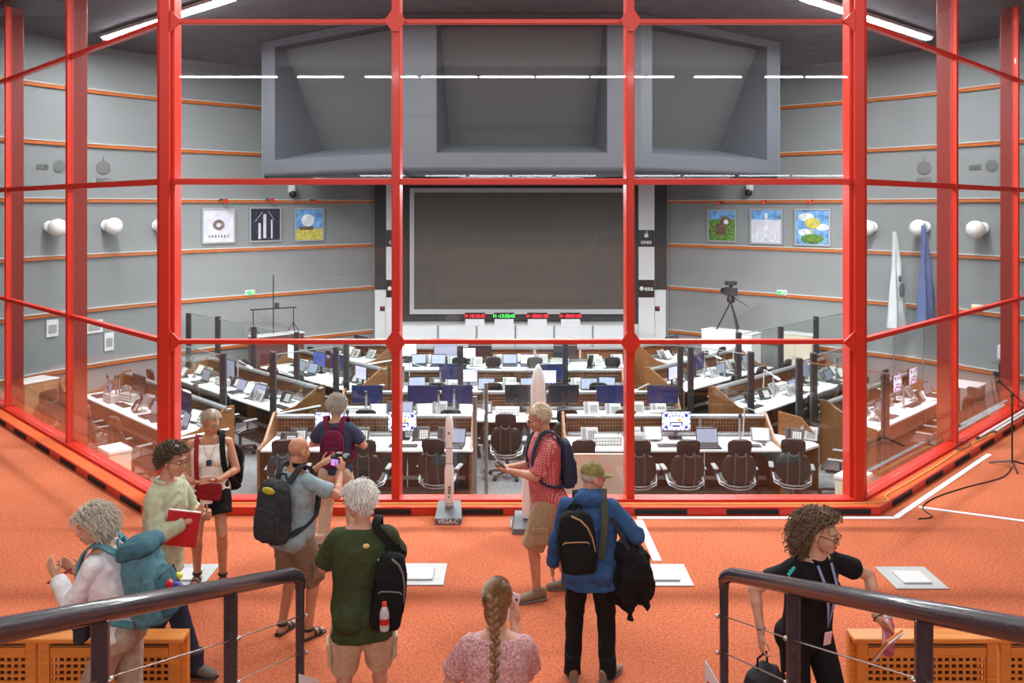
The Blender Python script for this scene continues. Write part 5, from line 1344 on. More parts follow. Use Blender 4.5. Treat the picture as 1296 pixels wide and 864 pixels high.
    # ---- shoes
    if shoes:
        kind, m_ = shoes
        for i in range(2):
            td = P.td[i]; sd_ = Vector((td.y, -td.x, 0)); f0 = Vector((ank[i].x, ank[i].y, ank[i].z-.085*s)); up = Vector((0, 0, 1))
            if kind == 'sandal':
                so = MB().loft([(f0-td*.075*s+up*.012, sd_*.030*s, up*.012), (f0-td*.05*s+up*.012, sd_*.038*s, up*.014), (f0+td*.05*s+up*.012, sd_*.040*s, up*.013), (f0+td*.13*s+up*.011, sd_*.048*s, up*.012), (f0+td*.175*s+up*.011, sd_*.032*s, up*.010)], 14)
                q = so.build('sandal', m_, root)
                stp = MB()
                for pos, w_ in ((.105, .044), (.05, .042)): stp.ribbon([f0+td*pos*s+sd_*(w_*math.cos(a))*s*1.08+up*(.02+.055*(1 if pos < .1 else .72)*math.sin(a))*s for a in np.linspace(0, PI, 9)], .022*s, .006, td)
                stp.ribbon([ank[i]+up*.0+(sd_*math.sin(a)-td*math.cos(a))*.045*s for a in np.linspace(0, 2*PI, 13)], .022*s, .006, up)
                stp.build('strap', m_, q)
            else:
                MB().loft([(f0-td*.085*s+up*.05*s, sd_*.028*s, up*.045*s), (f0-td*.06*s+up*.055*s, sd_*.042*s, up*.052*s), (f0+up*.055*s, sd_*.045*s, up*.052*s), (f0+td*.07*s+up*.042*s, sd_*.048*s, up*.042*s), (f0+td*.14*s+up*.034*s, sd_*.050*s, up*.032*s), (f0+td*.185*s+up*.028*s, sd_*.036*s, up*.024*s), (f0+td*.20*s+up*.024*s, sd_*.012*s, up*.012*s)], 16).lathe([(.052*s, .06*s), (.05*s, .10*s), (.046*s, .11*s)], 12, tuple(f0-td*.01)).build('shoe', m_, root)
                so = MB().loft([(f0-td*.092*s+up*.010, sd_*.030*s, up*.012), (f0-td*.05*s+up*.010, sd_*.046*s, up*.012), (f0+td*.06*s+up*.010, sd_*.048*s, up*.012), (f0+td*.14*s+up*.010, sd_*.054*s, up*.012), (f0+td*.20*s+up*.010, sd_*.030*s, up*.011)], 14); so.build('sole', m_black if kind != 'boot' else m_mgrey, root)
                la = MB()
                for k in range(4): la.tube([f0+td*(.04+.025*k)*s+sd_*sg*.022*s+up*(.088-.011*k)*s for sg in (-1, 1)], .004, 5)
                la.build('laces', m_lgrey if kind == 'boot' else m_black, root)
    if hair: make_hair(P, *hair)
    return P
def make_hair(P, style, m_, opt=None):
    opt = opt or {}; s = P.s; hp = P.hp; rg = random.Random(opt.get('seed', 3)); mb = MB(); R3 = P.Mh
    base = MB()
    def scalp(th, ph, k=1.0):   # th azimuth from the face, ph elevation
        return Vector((.0765*k*math.sin(th)*math.cos(ph), -.012+.096*k*math.cos(th)*math.cos(ph), .032+.088*k*math.sin(ph)))
    def in_hair(th, ph):
        a = abs((th+PI) % (2*PI)-PI)          # 0 = front
        lim = {0: .72}.get(0); 
        front = opt.get('front', .62)
        if a < .9: return ph > front
        if a < 1.45: return ph > front-(a-.9)/.55*(front+.05)
        return ph > opt.get('back', -.75)+ (0 if a > 1.9 else .45)
    # base shell
    nu, nv = 28, 14; vs = []; idx = {}; fs = []
    k0 = opt.get('shell', 1.06)
    sh_ = MB()
    for j in range(nv+1):
        for i in range(nu):
            th = 2*PI*i/nu; a = abs((th+PI) % (2*PI)-PI)
            lo = opt.get('front', .62) if a < .9 else (opt.get('front', .62)-(a-.9)/.55*(opt.get('front', .62)+.05) if a < 1.45 else (opt.get('back', -.75)+max(0, (1.9-a)/.45)*.6 if a < 1.9 else opt.get('back', -.75)))
            ph = lo+(PI/2-lo)*j/nv
            kk_ = 1.0+(k0-1.0)*min(1, j/2.0+.1)
            sh_.v.append(tuple(hp(*scalp(th, ph, kk_))))
    for j in range(nv):
        for i in range(nu): sh_.f.append((j*nu+i, j*nu+(i+1) % nu, (j+1)*nu+(i+1) % nu, (j+1)*nu+i))
    sh_.f.append(tuple(range(nv*nu, nv*nu+nu)))
    mb.add(sh_.v, sh_.f)
    n = opt.get('n', 380); L = opt.get('len', .05); cr = opt.get('curl', .0); r0 = opt.get('r', .0055); cnt = 0
    while cnt < n:
        th = rg.uniform(0, 2*PI); ph = math.asin(rg.uniform(-.75, 1))
        if not in_hair(th, ph): continue
        cnt += 1
        p = scalp(th, ph, k0-.02); nrm = Vector((p.x/.0058, (p.y+.012)/.0092, (p.z-.032)/.0077)).normalized()
        down = Vector((0, -.25, -1))
        if opt.get('part') and math.cos(th) > -.1: down = Vector((math.copysign(1.3, p.x), -.9, -.25))
        tang = (down-nrm*down.dot(nrm))
        if tang.length < .05: tang = Vector((rg.uniform(-1, 1), rg.uniform(-1, .3), 0))
        tang.normalize()
        if style == 'wave': tang = (tang+Vector((rg.uniform(-.5, .5), rg.uniform(-.5, .2), rg.uniform(-.3, .3)))).normalized()
        l = L*rg.uniform(.6, 1.25); lift = opt.get('lift', .35); pts = []; rs = []; m = 7 if cr else 4
        sidev = nrm.cross(tang); ph0 = rg.uniform(0, 6.28); q = p.copy(); dirv = (nrm*lift+tang*(1-lift)).normalized()
        for k in range(m):
            t = k/(m-1)
            off = (sidev*math.cos(ph0+t*opt.get('turn', 9))+nrm*math.sin(ph0+t*opt.get('turn', 9)))*cr*min(1, t*3)
            pts.append(hp(*(q+off))); rs.append(max(.0012, r0*(1-.6*t*t))*s)
            fall = opt.get('fall', .3)*t
            q = q+(dirv*(1-fall)+Vector((0, -.1, -1))*fall)*(l/(m-1))
        mb.tube(pts, rs, 4 if r0 > .004 else 3, cap=False)
    o = mb.build('hair', m_, P.root, fix=False, smooth=60)
    return o
# ---- bags
def sloft(mb, secs, n=24, e=.55):
    """superellipse loft: (center, ax, ay)"""
    vs = []; fs = []
    for c, ax, ay in secs:
        c, ax, ay = Vector(c), Vector(ax), Vector(ay)
        for k in range(n):
            t = 2*PI*k/n; cx, cy = math.cos(t), math.sin(t)
            vs.append(c+ax*math.copysign(abs(cx)**e, cx)+ay*math.copysign(abs(cy)**e, cy))
    for i in range(len(secs)-1):
        for k in range(n): fs.append((i*n+k, i*n+(k+1) % n, (i+1)*n+(k+1) % n, (i+1)*n+k))
    fs.append(tuple(reversed(range(n)))); fs.append(tuple(range((len(secs)-1)*n, len(secs)*n)))
    return mb.add(vs, fs)
def backpack(P, label, m_, w=.30, hh=.46, d=.17, zc=.27, off=(0, 0), m_pocket=None, m_strap=None, shoulders=(-1, 1), m_zip=None, tilt=0, lid=False, wr=.010, name='backpack', back=-.135, group='bags carried by visitors', roll=0):
    t = thing(name, label, 'backpack', P.root.location, P.root.rotation_euler.z, group)
    s = P.s; m_pocket = m_pocket or m_; m_strap = m_strap or m_
    rot = Matrix.Rotation(R(roll), 3, 'Y') @ Matrix.Rotation(R(tilt), 3, 'X')
    C = Vector((off[0], back-d/2+off[1], zc))
    q = lambda a, b, c: P.tp(*(C+rot @ Vector((a, b, c))))
    A = lambda v: P.Mt @ (rot @ Vector(v))*s
    prof = [(-.5, .30, .35), (-.485, .42, .42), (-.44, .475, .47), (-.30, .50, .50), (-.05, .50, .50), (.18, .48, .47), (.34, .44, .41), (.44, .36, .31), (.49, .22, .18), (.5, .08, .06)]
    mb = MB(); sloft(mb, [(q(0, 0, a*hh), A((b_*w, 0, 0)), A((0, c_*d, 0))) for a, b_, c_ in prof], 24, .6)
    me = remesh(mb, .009, 1, wr, 9, seed=int(hh*50)); me.materials.append(m_); link('main_compartment', me, t)
    mb = MB(); sloft(mb, [(q(0, -d*.46, a*hh-.12*hh), A((b_*w*.80, 0, 0)), A((0, c_*d*.42, 0))) for a, b_, c_ in [(-.33, .3, .3), (-.31, .42, .45), (-.2, .48, .5), (.02, .48, .5), (.15, .45, .42), (.19, .34, .25)]], 20, .6)
    me = remesh(mb, .009, 1, wr*.7, 10, seed=3); me.materials.append(m_pocket); pk = link('front_pocket', me, t)
    z_ = MB(); z_.tube([q(-.36*w, -d*.60, .02*hh), q(-.3*w, -d*.62, .05*hh), q(0, -d*.66, .06*hh), q(.3*w, -d*.62, .05*hh), q(.36*w, -d*.60, .02*hh)], .005, 5); z_.build('zip', m_zip or m_black, pk)
    if m_zip: MB().tube([q(-.08*w, -d*.50, .47*hh), q(.16*w, -d*.53, .40*hh), q(.33*w, -d*.50, .28*hh), q(.44*w, -d*.40, .10*hh), q(.49*w, -d*.3, -.15*hh)], .007, 6).build('zip', m_zip, t)
    if lid:
        mb = MB(); sloft(mb, [(q(0, -.015, a*hh), A((b_*w, 0, 0)), A((0, c_*d, 0))) for a, b_, c_ in [(.33, .46, .48), (.36, .52, .56), (.44, .50, .52), (.50, .40, .40), (.525, .2, .2)]], 20, .6)
        me = remesh(mb, .009, 1, wr*.7, 10, seed=5); me.materials.append(m_pocket); link('lid', me, t)
    MB().tube([q(-.05, d*.45, .47*hh), q(-.035, d*.45, .56*hh), q(.035, d*.45, .56*hh), q(.05, d*.45, .47*hh)], .010, 6).build('grab_loop', m_strap, t)
    for sx in (-.5, .5): MB().ribbon([q(sx*w*.98, -.02, .25*hh), q(sx*w*1.04, -.05, .0), q(sx*w*1.0, -.06, -.25*hh)], .02, .005, A((0, 1, 0))).build('side_strap', m_strap, t)
    for sx in shoulders:
        pts = [q(sx*.075, d*.45, .42*hh), P.tp(sx*.095, -.10, .53), P.tp(sx*.108, -.035, .588), P.tp(sx*.118, .055, .560), P.tp(sx*.125, .125, .44), P.tp(sx*.138, .150, .32), P.tp(sx*.165, .11, .19), P.tp(sx*.19, .0, .12), q(sx*w*.42, d*.40, -.42*hh)]
        fine = []
        for i in range(len(pts)-1):
            p0, p1, p2, p3 = pts[max(i-1, 0)], pts[i], pts[i+1], pts[min(i+2, len(pts)-1)]
            for k in range(4):
                u = k/4; fine.append(.5*((2*p1)+(p2-p0)*u+(2*p0-5*p1+4*p2-p3)*u*u+(-p0+3*p1-3*p2+p3)*u**3))
        fine.append(pts[-1])
        MB().ribbon(fine, .055*s, .014, P.Mt @ Vector((1, .0, .12*-sx))).build('shoulder_strap', m_strap, t)
    P.q = q
    return t
def held(P, name, label, cat, loc, rot=(0, 0, 0), group=None):
    """Empty whose frame is the person's local frame moved to loc"""
    t = thing(name, label, cat, (0, 0, 0), 0, group)
    t.matrix_world = P.M @ Matrix.Translation(loc) @ (Matrix.Rotation(rot[2], 4, 'Z') @ Matrix.Rotation(rot[1], 4, 'Y') @ Matrix.Rotation(rot[0], 4, 'X'))
    return t

# hair, cloth colours
h_grey = mat('hair_grey', (.55, .50, .42), .55, nscale=90, namt=.3); h_white = mat('hair_white', (.80, .78, .74), .55, nscale=90, namt=.15); h_brown = mat('hair_brown', (.085, .052, .030), .5, nscale=90, namt=.4); h_dkbrown = mat('hair_dark_curly', (.135, .082, .046), .5, nscale=90, namt=.4); h_blond = mat('hair_blond_grey', (.60, .48, .33), .55, nscale=90, namt=.25); h_braid = mat('hair_braid', (.20, .105, .045), .42, nscale=120, namt=.5); h_silver = mat('hair_silver_curly', (.50, .47, .40), .55, nscale=90, namt=.3); h_short = mat('hair_short_blond', (.46, .38, .30), .6, nscale=90, namt=.2)
c_white = cloth('white', (.74, .74, .78)); c_cream = cloth('cream', (.86, .83, .76), .05); c_beige = cloth('beige', (.40, .32, .25)); c_green = cloth('pale_green', (.48, .52, .36)); c_navy = cloth('navy', (.03, .035, .065)); c_black = cloth('black', (.010, .010, .011)); c_bluegrey = cloth('blue_grey', (.25, .34, .38)); c_khaki = cloth('khaki_grey', (.20, .155, .105)); c_navytee = cloth('navy_tee', (.045, .06, .115)); c_sand = cloth('sand', (.52, .42, .32)); c_olive = cloth('dark_green', (.045, .062, .026)); c_stone = cloth('stone', (.55, .43, .30)); c_jacket = cloth('jacket_blue', (.036, .088, .215)); c_tan = cloth('tan_shorts', (.38, .27, .16)); c_pink = cloth('pink_marl', (.54, .31, .31), .5, 85); c_teal = cloth('teal_pack', (.09, .22, .27)); c_teal2 = cloth('teal_dark', (.05, .13, .17)); c_pack = cloth('pack_charcoal', (.035, .037, .042)); c_maroon = cloth('pack_maroon', (.14, .012, .045)); c_redbag = cloth('red_leather', (.26, .02, .025)); c_capc = cloth('cap_olive', (.22, .19, .07), .35, 25)
m_redfold = mat('folder_red', (.55, .015, .03), .35); m_shoe = mat('shoe_grey', (.10, .09, .075), .7, nscale=30); m_boot = mat('boot_brown', (.22, .16, .10), .75, nscale=30); m_sandal = mat('sandal_black', (.015, .014, .014), .6); m_phone = mat('phone_pink', (.8, .55, .62), .35); m_purple = mat('camera_lcd', (.5, .25, .8), .3, emit=.8); m_tanzip = mat('zip_tan', (.45, .25, .12), .5)
m_check = stripes('cloth_red_check', (.42, .035, .045), (.60, .24, .24), 34, 48, .78)

# 1 woman with teal backpack -------------------------------------------------
p = human('grey-haired woman in white blouse wearing a large teal backpack', -2.58, 5.62, R(86), 1.70, lean=13, hyaw=10, hpitch=20, skin='light', female=True, feet=[(-.08, .16), (.08, -.18)],
          hands=[(-.05, .40, 1.22), (.10, .36, 1.19)], elbows=[(-.6, -.5, -.8), (.5, -.5, -.8)], handdir=[(.2, .6, .7), (-.25, .6, .7)], palm=[(.9, -.2, 0), (-.9, -.2, 0)], curl=(.55, .45),
          top=('long', c_white, dict(hem=-.048, g=.024, wr=.014)), bottom=('long', c_beige), shoes=('shoe', m_shoe), hair=('wave', h_grey, dict(n=1000, len=.11, curl=.009, lift=.30, fall=.6, front=.5, back=-.95, shell=1.18, r=.0042, turn=5, seed=1, part=1)))
bp = backpack(p, 'large teal hiking backpack worn by the grey-haired woman in white', c_teal, .30, .56, .24, .26, m_pocket=c_teal2, lid=True, tilt=-3, wr=.014)
q = p.q
MB().rbox(q(.02, -.17, -.12), (.07, .07, .09), .02).build('purple_pouch', mat('pouch_purple', (.05, .04, .30), .6), bp); MB().rbox(q(-.05, -.17, -.05), (.05, .04, .05), .012).build('red_tag', m_redfold, bp); MB().rbox(q(.10, -.16, -.06), (.04, .05, .04), .01).build('yellow_clip', mat('clip_yellow', (.75, .75, .05), .5), bp)
MB().ribbon([p.tp(.17, .06, .03), p.tp(.1, .14, .02), p.tp(-.1, .14, .02), p.tp(-.17, .06, .03)], .035, .01, (0, 0, 1)).build('hip_belt', c_teal2, bp)
MB().tube([p.wr[1]+Vector((.03*math.cos(a), .01*math.sin(a)-.03, .03*math.sin(a)-.03)) for a in np.linspace(0, 2*PI, 11)[:-1]], .012, 6, closed=True).build('wrist_watch', c_navy, p.root)
t = held(p, 'smartphone', 'dark red smartphone in the hands of the grey-haired woman', 'phone', (.02, .43, 1.20), (R(60), 0, 0)); MB().rbox((0, 0, 0), (.075, .012, .15), .004).build('body', c_redbag, t); MB().box((0, -.007, 0), (.066, .002, .138)).build('screen', m_black, t, smooth=0)
t = held(p, 'camera_bag', 'small black pouch hanging at the hip of the grey-haired woman', 'pouch', (-.1, .20, .90)); MB().rbox((0, 0, 0), (.12, .08, .14), .02).build('body', c_pack, t); MB().rbox((0, .01, .05), (.125, .085, .05), .015).build('flap', c_pack, t)
# 2 man with red folder ------------------------------------------------------
p = human('curly-haired man in pale green shirt holding a red folder', -2.76, 6.75, R(-98), 1.78, lean=4, hyaw=-4, hpitch=8, skin='ruddy', feet=[(-.09, -.20), (.09, .32)],
          hands=[(-.10, .31, 1.18), (.12, .30, 1.24)], elbows=[(-.9, -.5, -.9), (.7, -.7, -.9)], handdir=[(.5, .6, .4), (-.6, .5, .6)], palm=[(.6, -.6, .1), (-.3, -.9, .1)], curl=(.7, .7),
          top=('long', c_green, dict(hem=-.16, g=.026, wr=.017, collar=True, fore=.8)), bottom=('long', c_navy), shoes=('shoe', m_shoe), glasses=m_metalfr, hair=('curl', h_brown, dict(n=850, len=.055, curl=.011, lift=.5, fall=.3, front=.62, back=-.6, shell=1.12, r=.0045, turn=10, seed=2)))
t = held(p, 'folder', 'bright red folder of papers held by the curly-haired man', 'folder', (.13, .235, 1.17), (R(-10), R(12), R(16))); MB().rbox((0, 0, 0), (.022, .24, .30), .003).build('cover', m_redfold, t); MB().box((0, .002, .004), (.014, .236, .302)).build('pages', m_paper, t, smooth=0)
# 3 woman in white tank top --------------------------------------------------
p = human('woman in white sleeveless top and black shorts looking aside', -2.95, 8.34, R(196), 1.68, lean=2, hyaw=26, hpitch=12, skin='tan', female=True, feet=[(-.12, .06), (.12, -.02)],
          hands=[(-.09, .26, 1.06), (.14, .25, 1.05)], elbows=[(-.9, -.7, -.5), (.9, -.7, -.5)], handdir=[(.8, .5, .1), (-.8, .5, .1)], palm=[(0, -.3, .9), (0, -.3, .9)], curl=(.6, .6),
          top=('tank', c_cream, dict(hem=-.10, g=.016, wr=.008)), bottom=('short', c_black), shoes=('sandal', m_sandal), glasses=m_metalfr, hair=('short', h_short, dict(n=800, len=.04, lift=.28, front=.6, back=-.6, shell=1.11, r=.0036, seed=4)))
bp = backpack(p, 'black backpack slung on one shoulder of the woman in shorts', c_black, .30, .46, .18, .16, off=(-.17, .02), m_pocket=c_pack, shoulders=(-1,), roll=-6)
t = held(p, 'crossbody_bag', 'small red embossed crossbody bag of the woman in shorts', 'handbag', (.0, .185, .93), (0, R(-8), R(-8)))
MB().rbox((0, 0, 0), (.235, .05, .16), .018).build('body', c_redbag, t); MB().rbox((0, .028, .045), (.23, .012, .06), .005).build('flap', c_redbag, t)
st_ = [p.tp(.10, .10, .02), p.tp(.115, .155, .15), p.tp(.12, .165, .30), p.tp(.125, .13, .42), p.tp(.125, .06, .53), p.tp(.12, -.02, .565), p.tp(.10, -.10, .50), p.tp(.0, -.15, .3)]
im = (Matrix.Translation((.0, .185, .93)) @ Matrix.Rotation(R(-8), 4, 'Z') @ Matrix.Rotation(R(-8), 4, 'Y')).inverted()
MB().ribbon([im @ v for v in st_], .042, .006, (1, 0, 0)).build('strap', c_redbag, t)
t = held(p, 'leaflet', 'folded leaflet in the hands of the woman in shorts', 'leaflet', (.02, .345, 1.09), (R(-50), 0, R(10))); MB().rbox((0, 0, 0), (.10, .006, .16), .002).build('sheet', m_paper, t); MB().box((.02, -.005, .0), (.05, .003, .12)).build('print', m_navy, t, smooth=0)
MB().rbox(p.tp(.0, .185, .33), (.05, .008, .06), .006).build('name_badge', m_navy, p.root); MB().tube([p.tp(-.07, .08, .52), p.tp(-.03, .16, .42), p.tp(0, .18, .36), p.tp(.03, .16, .42), p.tp(.07, .08, .52)], .003, 5).build('lanyard', m_lgrey, p.root)
# 4 bald man with camera -----------------------------------------------------
p = human('bald man in blue-grey T-shirt raising a camera', -1.86, 7.25, R(-32), 1.69, lean=3, hyaw=-10, hpitch=6, skin='tan', belly=.05, feet=[(-.13, .0), (.13, .05)],
          hands=[(-.03, .36, 1.37), (.20, .36, 1.33)], elbows=[(-.8, -.3, -.9), (.9, -.1, -.9)], handdir=[(.55, .6, .4), (-.15, .5, .8)], palm=[(.5, -.1, .8), (-.9, .2, .1)], curl=(.7, .8),
          top=('tee', c_bluegrey, dict(hem=-.12, g=.024, wr=.012)), bottom=('knee', c_khaki), shoes=('sandal', m_sandal))
bp = backpack(p, 'charcoal hiking backpack with a yellow patch on the bald man', c_pack, .30, .52, .20, .24, m_pocket=c_pack, lid=False, wr=.014)
q = p.q; MB().ell(q(.02, -.088, .185), (.075, .018, .030), p.Mt).build('yellow_patch', mat('patch_yellow', (.45, .36, .03), .7), bp)
MB().ribbon([p.hp(-.07, .0, -.12), p.hp(-.05, -.075, -.11), p.hp(.05, -.075, -.11), p.hp(.07, .0, -.12), p.hp(.075, .04, -.15)], .035, .006, (0, 0, 1)).build('neck_strap', c_black, p.root)
t = held(p, 'photo_camera', 'black photo camera with lit purple display, held up by the bald man', 'camera', (.11, .44, 1.40), (0, 0, R(8)))
MB().rbox((0, 0, 0), (.15, .07, .10), .014).build('body', m_black, t); MB().tube([(0, .03, 0), (0, .13, 0)], .038, 12).build('lens', m_black, t); MB().box((-.02, -.037, -.005), (.075, .004, .055)).build('display', m_purple, t, smooth=0); MB().rbox((0, 0, .06), (.06, .06, .03), .008).build('viewfinder', m_black, t)
# 5 person with maroon pack --------------------------------------------------
p = human('silver curly-haired person in navy T-shirt before the glass', -1.88, 9.1, R(-6), 1.63, lean=2, hyaw=8, hpitch=10, skin='light', feet=[(-.15, -.02), (.16, .12)], female=True,
          hands=[(-.14, .28, 1.08), (.14, .30, 1.06)], elbows=[(-.9, -.5, -.5), (.9, -.5, -.5)],
          top=('tee', c_navytee, dict(hem=-.046, g=.022)), bottom=('long', c_sand), shoes=('shoe', m_shoe), hair=('curl', h_silver, dict(n=900, len=.055, curl=.010, lift=.45, fall=.3, front=.6, back=-.8, shell=1.14, r=.0045, turn=8, seed=5)))
backpack(p, 'small maroon backpack on the person in navy by the glass', c_maroon, .24, .40, .13, .27, m_strap=c_maroon, off=(.03, 0), m_pocket=c_maroon, wr=.006)
# 6 white-haired man in green tee -------------------------------------------
p = human('white-haired man in dark green T-shirt with crossed arms', -1.02, 5.82, R(12), 1.76, lean=3, hyaw=40, hpitch=10, skin='ruddy', belly=.04, bw=1.05, feet=[(-.12, 0), (.13, .05)],
          hands=[(-.02, .22, 1.16), (.02, .25, 1.19)], elbows=[(-1, -.1, -.35), (1, -.1, -.35)], handdir=[(.9, .2, .1), (-.9, .2, .1)], palm=[(0, -1, 0), (0, -1, 0)],
          top=('tee', c_olive, dict(hem=-.20, g=.026, wr=.010, sl=.85, minx=.165)), bottom=('knee', c_stone), shoes=('boot', m_boot), glasses=m_metalfr, hair=('wave', h_white, dict(n=1100, len=.06, curl=.007, lift=.24, fall=.3, front=.58, back=-.85, shell=1.15, r=.004, turn=4, seed=6)))
MB().ell(p.tp(.02, -.142, .44), (.022, .004, .016), p.Mt).build('shirt_emblem', mat('emblem_yellow', (.8, .6, .2), .6), p.shirt)
bp = backpack(p, 'black sling bag with bottle on the right shoulder of the white-haired man', c_black, .21, .48, .17, .16, off=(.165, .03), m_pocket=c_black, shoulders=(1,), m_zip=m_mgrey, roll=8)
MB().ribbon([p.tp(.12, -.15, .36), p.tp(.135, -.165, .33)], .06, .018, (1, 0, 0)).build('yellow_buckle', mat('buckle_yellow', (.6, .55, .1), .5), bp)
t = held(p, 'water_bottle', 'clear bottle with red cap in the side pocket of the sling bag', 'bottle', p.q(-.01, -.14, -.20)); MB().lathe([(.028, 0), (.031, .01), (.031, .11), (.022, .14), (.014, .155)], 14).build('bottle_body', mat('bottle_pet', (.55, .56, .57), .15), t); MB().lathe([(.016, .155), (.016, .18)], 12).build('cap', mat('bottle_cap', (.8, .08, .03), .4), t); MB().lathe([(.0318, .04), (.0318, .08)], 14).build('bottle_label', m_redfold, t)
# 7 man in checked shirt -----------------------------------------------------
p = human('man in red checked shirt and tan shorts reading a tablet', .33, 8.05, R(100), 1.80, lean=3, hyaw=4, hpitch=14, skin='ruddy', belly=.03, feet=[(-.10, .12), (.08, -.22)],
          hands=[(-.06, .36, 1.20), (.10, .34, 1.19)], elbows=[(-.7, -.6, -.8), (.6, -.7, -.8)], handdir=[(.4, .9, .1), (-.3, .9, .1)], palm=[(.2, 0, .9), (-.2, 0, .9)], curl=(.5, .5),
          top=('tee', m_check, dict(hem=-.16, g=.026, sl=.92, collar=True, wr=.013)), bottom=('knee', c_tan), shoes=('boot', m_boot), glasses=m_blkfr, hair=('short', h_blond, dict(n=900, len=.045, lift=.3, front=.6, back=-.65, shell=1.10, r=.0036, seed=7)))
backpack(p, 'dark navy backpack on the man in the checked shirt', c_navy, .26, .42, .12, .26, m_pocket=c_navy)
t = held(p, 'tablet', 'black tablet in the hands of the man in the checked shirt', 'tablet', (.02, .44, 1.25), (R(-48), 0, 0)); MB().rbox((0, 0, 0), (.19, .012, .135), .005).build('cover', m_black, t); MB().box((0, -.007, 0), (.17, .002, .115)).build('screen', m_mblack, t, smooth=0)
MB().ell(p.tp(.06, .150, .25), (.022, .008, .028), p.Mt).build('badge', m_patblue, p.root)
# 8 man in blue jacket -------------------------------------------------------
p = human('man in blue jacket and camouflage cap seen from behind', .60, 6.62, R(-8), 1.66, lean=3, hyaw=-62, hpitch=6, skin='ruddy', bw=1.1, feet=[(-.13, 0), (.14, .0)], toe=(10, 30),
          hands=[(-.30, .06, .80), (.27, .20, 1.02)], elbows=[(-.6, -.8, 0), (.8, -.8, -.2)], handdir=[(0, .1, -1), (.2, 1, -.1)], palm=[(.9, .2, 0), (-.5, 0, .8)],
          top=('jacket', c_jacket, dict(hem=-.17, g=.034, wr=.018, wf=6, minx=.168, miny=.12)), bottom=('long', c_black), shoes=('boot', m_boot), hair=('short', h_grey, dict(n=260, len=.02, lift=.1, front=.9, back=-.6, shell=1.03, r=.004, seed=8)))
c = MB(); c.ell(p.tp(0, -.09, .545), (.125*p.s, .055*p.s, .065*p.s), p.Mt); 
for a in np.linspace(0, 2*PI, 14)[:-1]: caps(c, p.tp(.09*math.sin(a), .0+.088*math.cos(a), .55-.02*math.cos(a)), .034, p.tp(.085*math.sin(a), .0+.085*math.cos(a), .58-.02*math.cos(a)), .024, 8)
me = remesh(c, .009, 3, .012, 9, 4); me.materials.append(c_jacket); link('hood', me, p.shirt)
cp = thing('cap', 'camouflage baseball cap on the man in the blue jacket', 'cap', p.root.location, p.root.rotation_euler.z)
sh_ = MB(); nn_ = 24
for j in range(9):
    ph = PI/2*j/8
    for i in range(nn_): th = 2*PI*i/nn_; sh_.v.append(tuple(p.hp(.086*math.cos(ph)*math.sin(th), -.012+.104*math.cos(ph)*math.cos(th), .035+.095*math.sin(ph))))
for j in range(8):
    for i in range(nn_): sh_.f.append((j*nn_+i, j*nn_+(i+1) % nn_, (j+1)*nn_+(i+1) % nn_, (j+1)*nn_+i))
sh_.build('crown', c_capc, cp, fix=False)
vz = MB(); N_ = 11; tp_ = []; 
for k in range(N_):
    a = -1.15+2.3*k/(N_-1); tp_.append((a,))
for lay in (0, -.006):
    for (a,) in tp_: vz.v.append(tuple(p.hp(.086*math.sin(a), -.012+.104*math.cos(a), .037+lay)))
    for (a,) in tp_: vz.v.append(tuple(p.hp(.080*math.sin(a), -.012+.104*math.cos(a)+.085*math.cos(a)**.8, .026-.012*abs(math.sin(a))+lay)))
for k in range(N_-1):
    vz.f += [(k, k+1, N_+k+1, N_+k), (2*N_+k, 3*N_+k, 3*N_+k+1, 2*N_+k+1), (N_+k, N_+k+1, 3*N_+k+1, 3*N_+k)]
vz.build('visor', c_capc, cp); MB().ell(p.hp(0, -.012, .131), (.008, .008, .005)).build('button', c_capc, cp)
bp = backpack(p, 'black backpack with tan zip on the man in the blue jacket', c_black, .29, .47, .17, .26, off=(-.085, -.03), m_pocket=c_black, m_zip=m_tanzip, shoulders=(-1,), roll=-5, wr=.008)
MB().ribbon([p.tp(.10, -.17, .10), p.tp(.125, -.185, .3), p.tp(.13, -.15, .46), p.tp(.12, -.09, .57), p.tp(.115, .03, .60)], .05, .01, (1, 0, 0)).build('olive_strap', cloth('strap_olive', (.07, .075, .05)), bp)
t = held(p, 'folded_coat', 'black coat hanging over the right arm of the man in blue', 'coat', (0, 0, 0))
c = MB(); c.ell((.30, .02, .98), (.12, .11, .09)); c.ell((.34, .0, .86), (.14, .12, .17)); c.ell((.29, -.02, .72), (.10, .09, .15)); c.ell((.40, .02, .74), (.09, .08, .14)); caps(c, (.28, -.05, .66), .05, (.32, -.06, .52), .018); caps(c, (.42, .0, .66), .035, (.44, 0, .56), .012); caps(c, (.22, .0, .8), .07, (.20, .0, .62), .03)
me = remesh(c, .009, 2, .030, 9, 2); me.materials.append(c_black); link('cloth', me, t)
MB().ribbon([p.tp(.18, -.13, .42), (.30, -.08, 1.05), (.33, -.07, .95)], .03, .008, (1, 0, 0)).build('strap', c_pack, t)
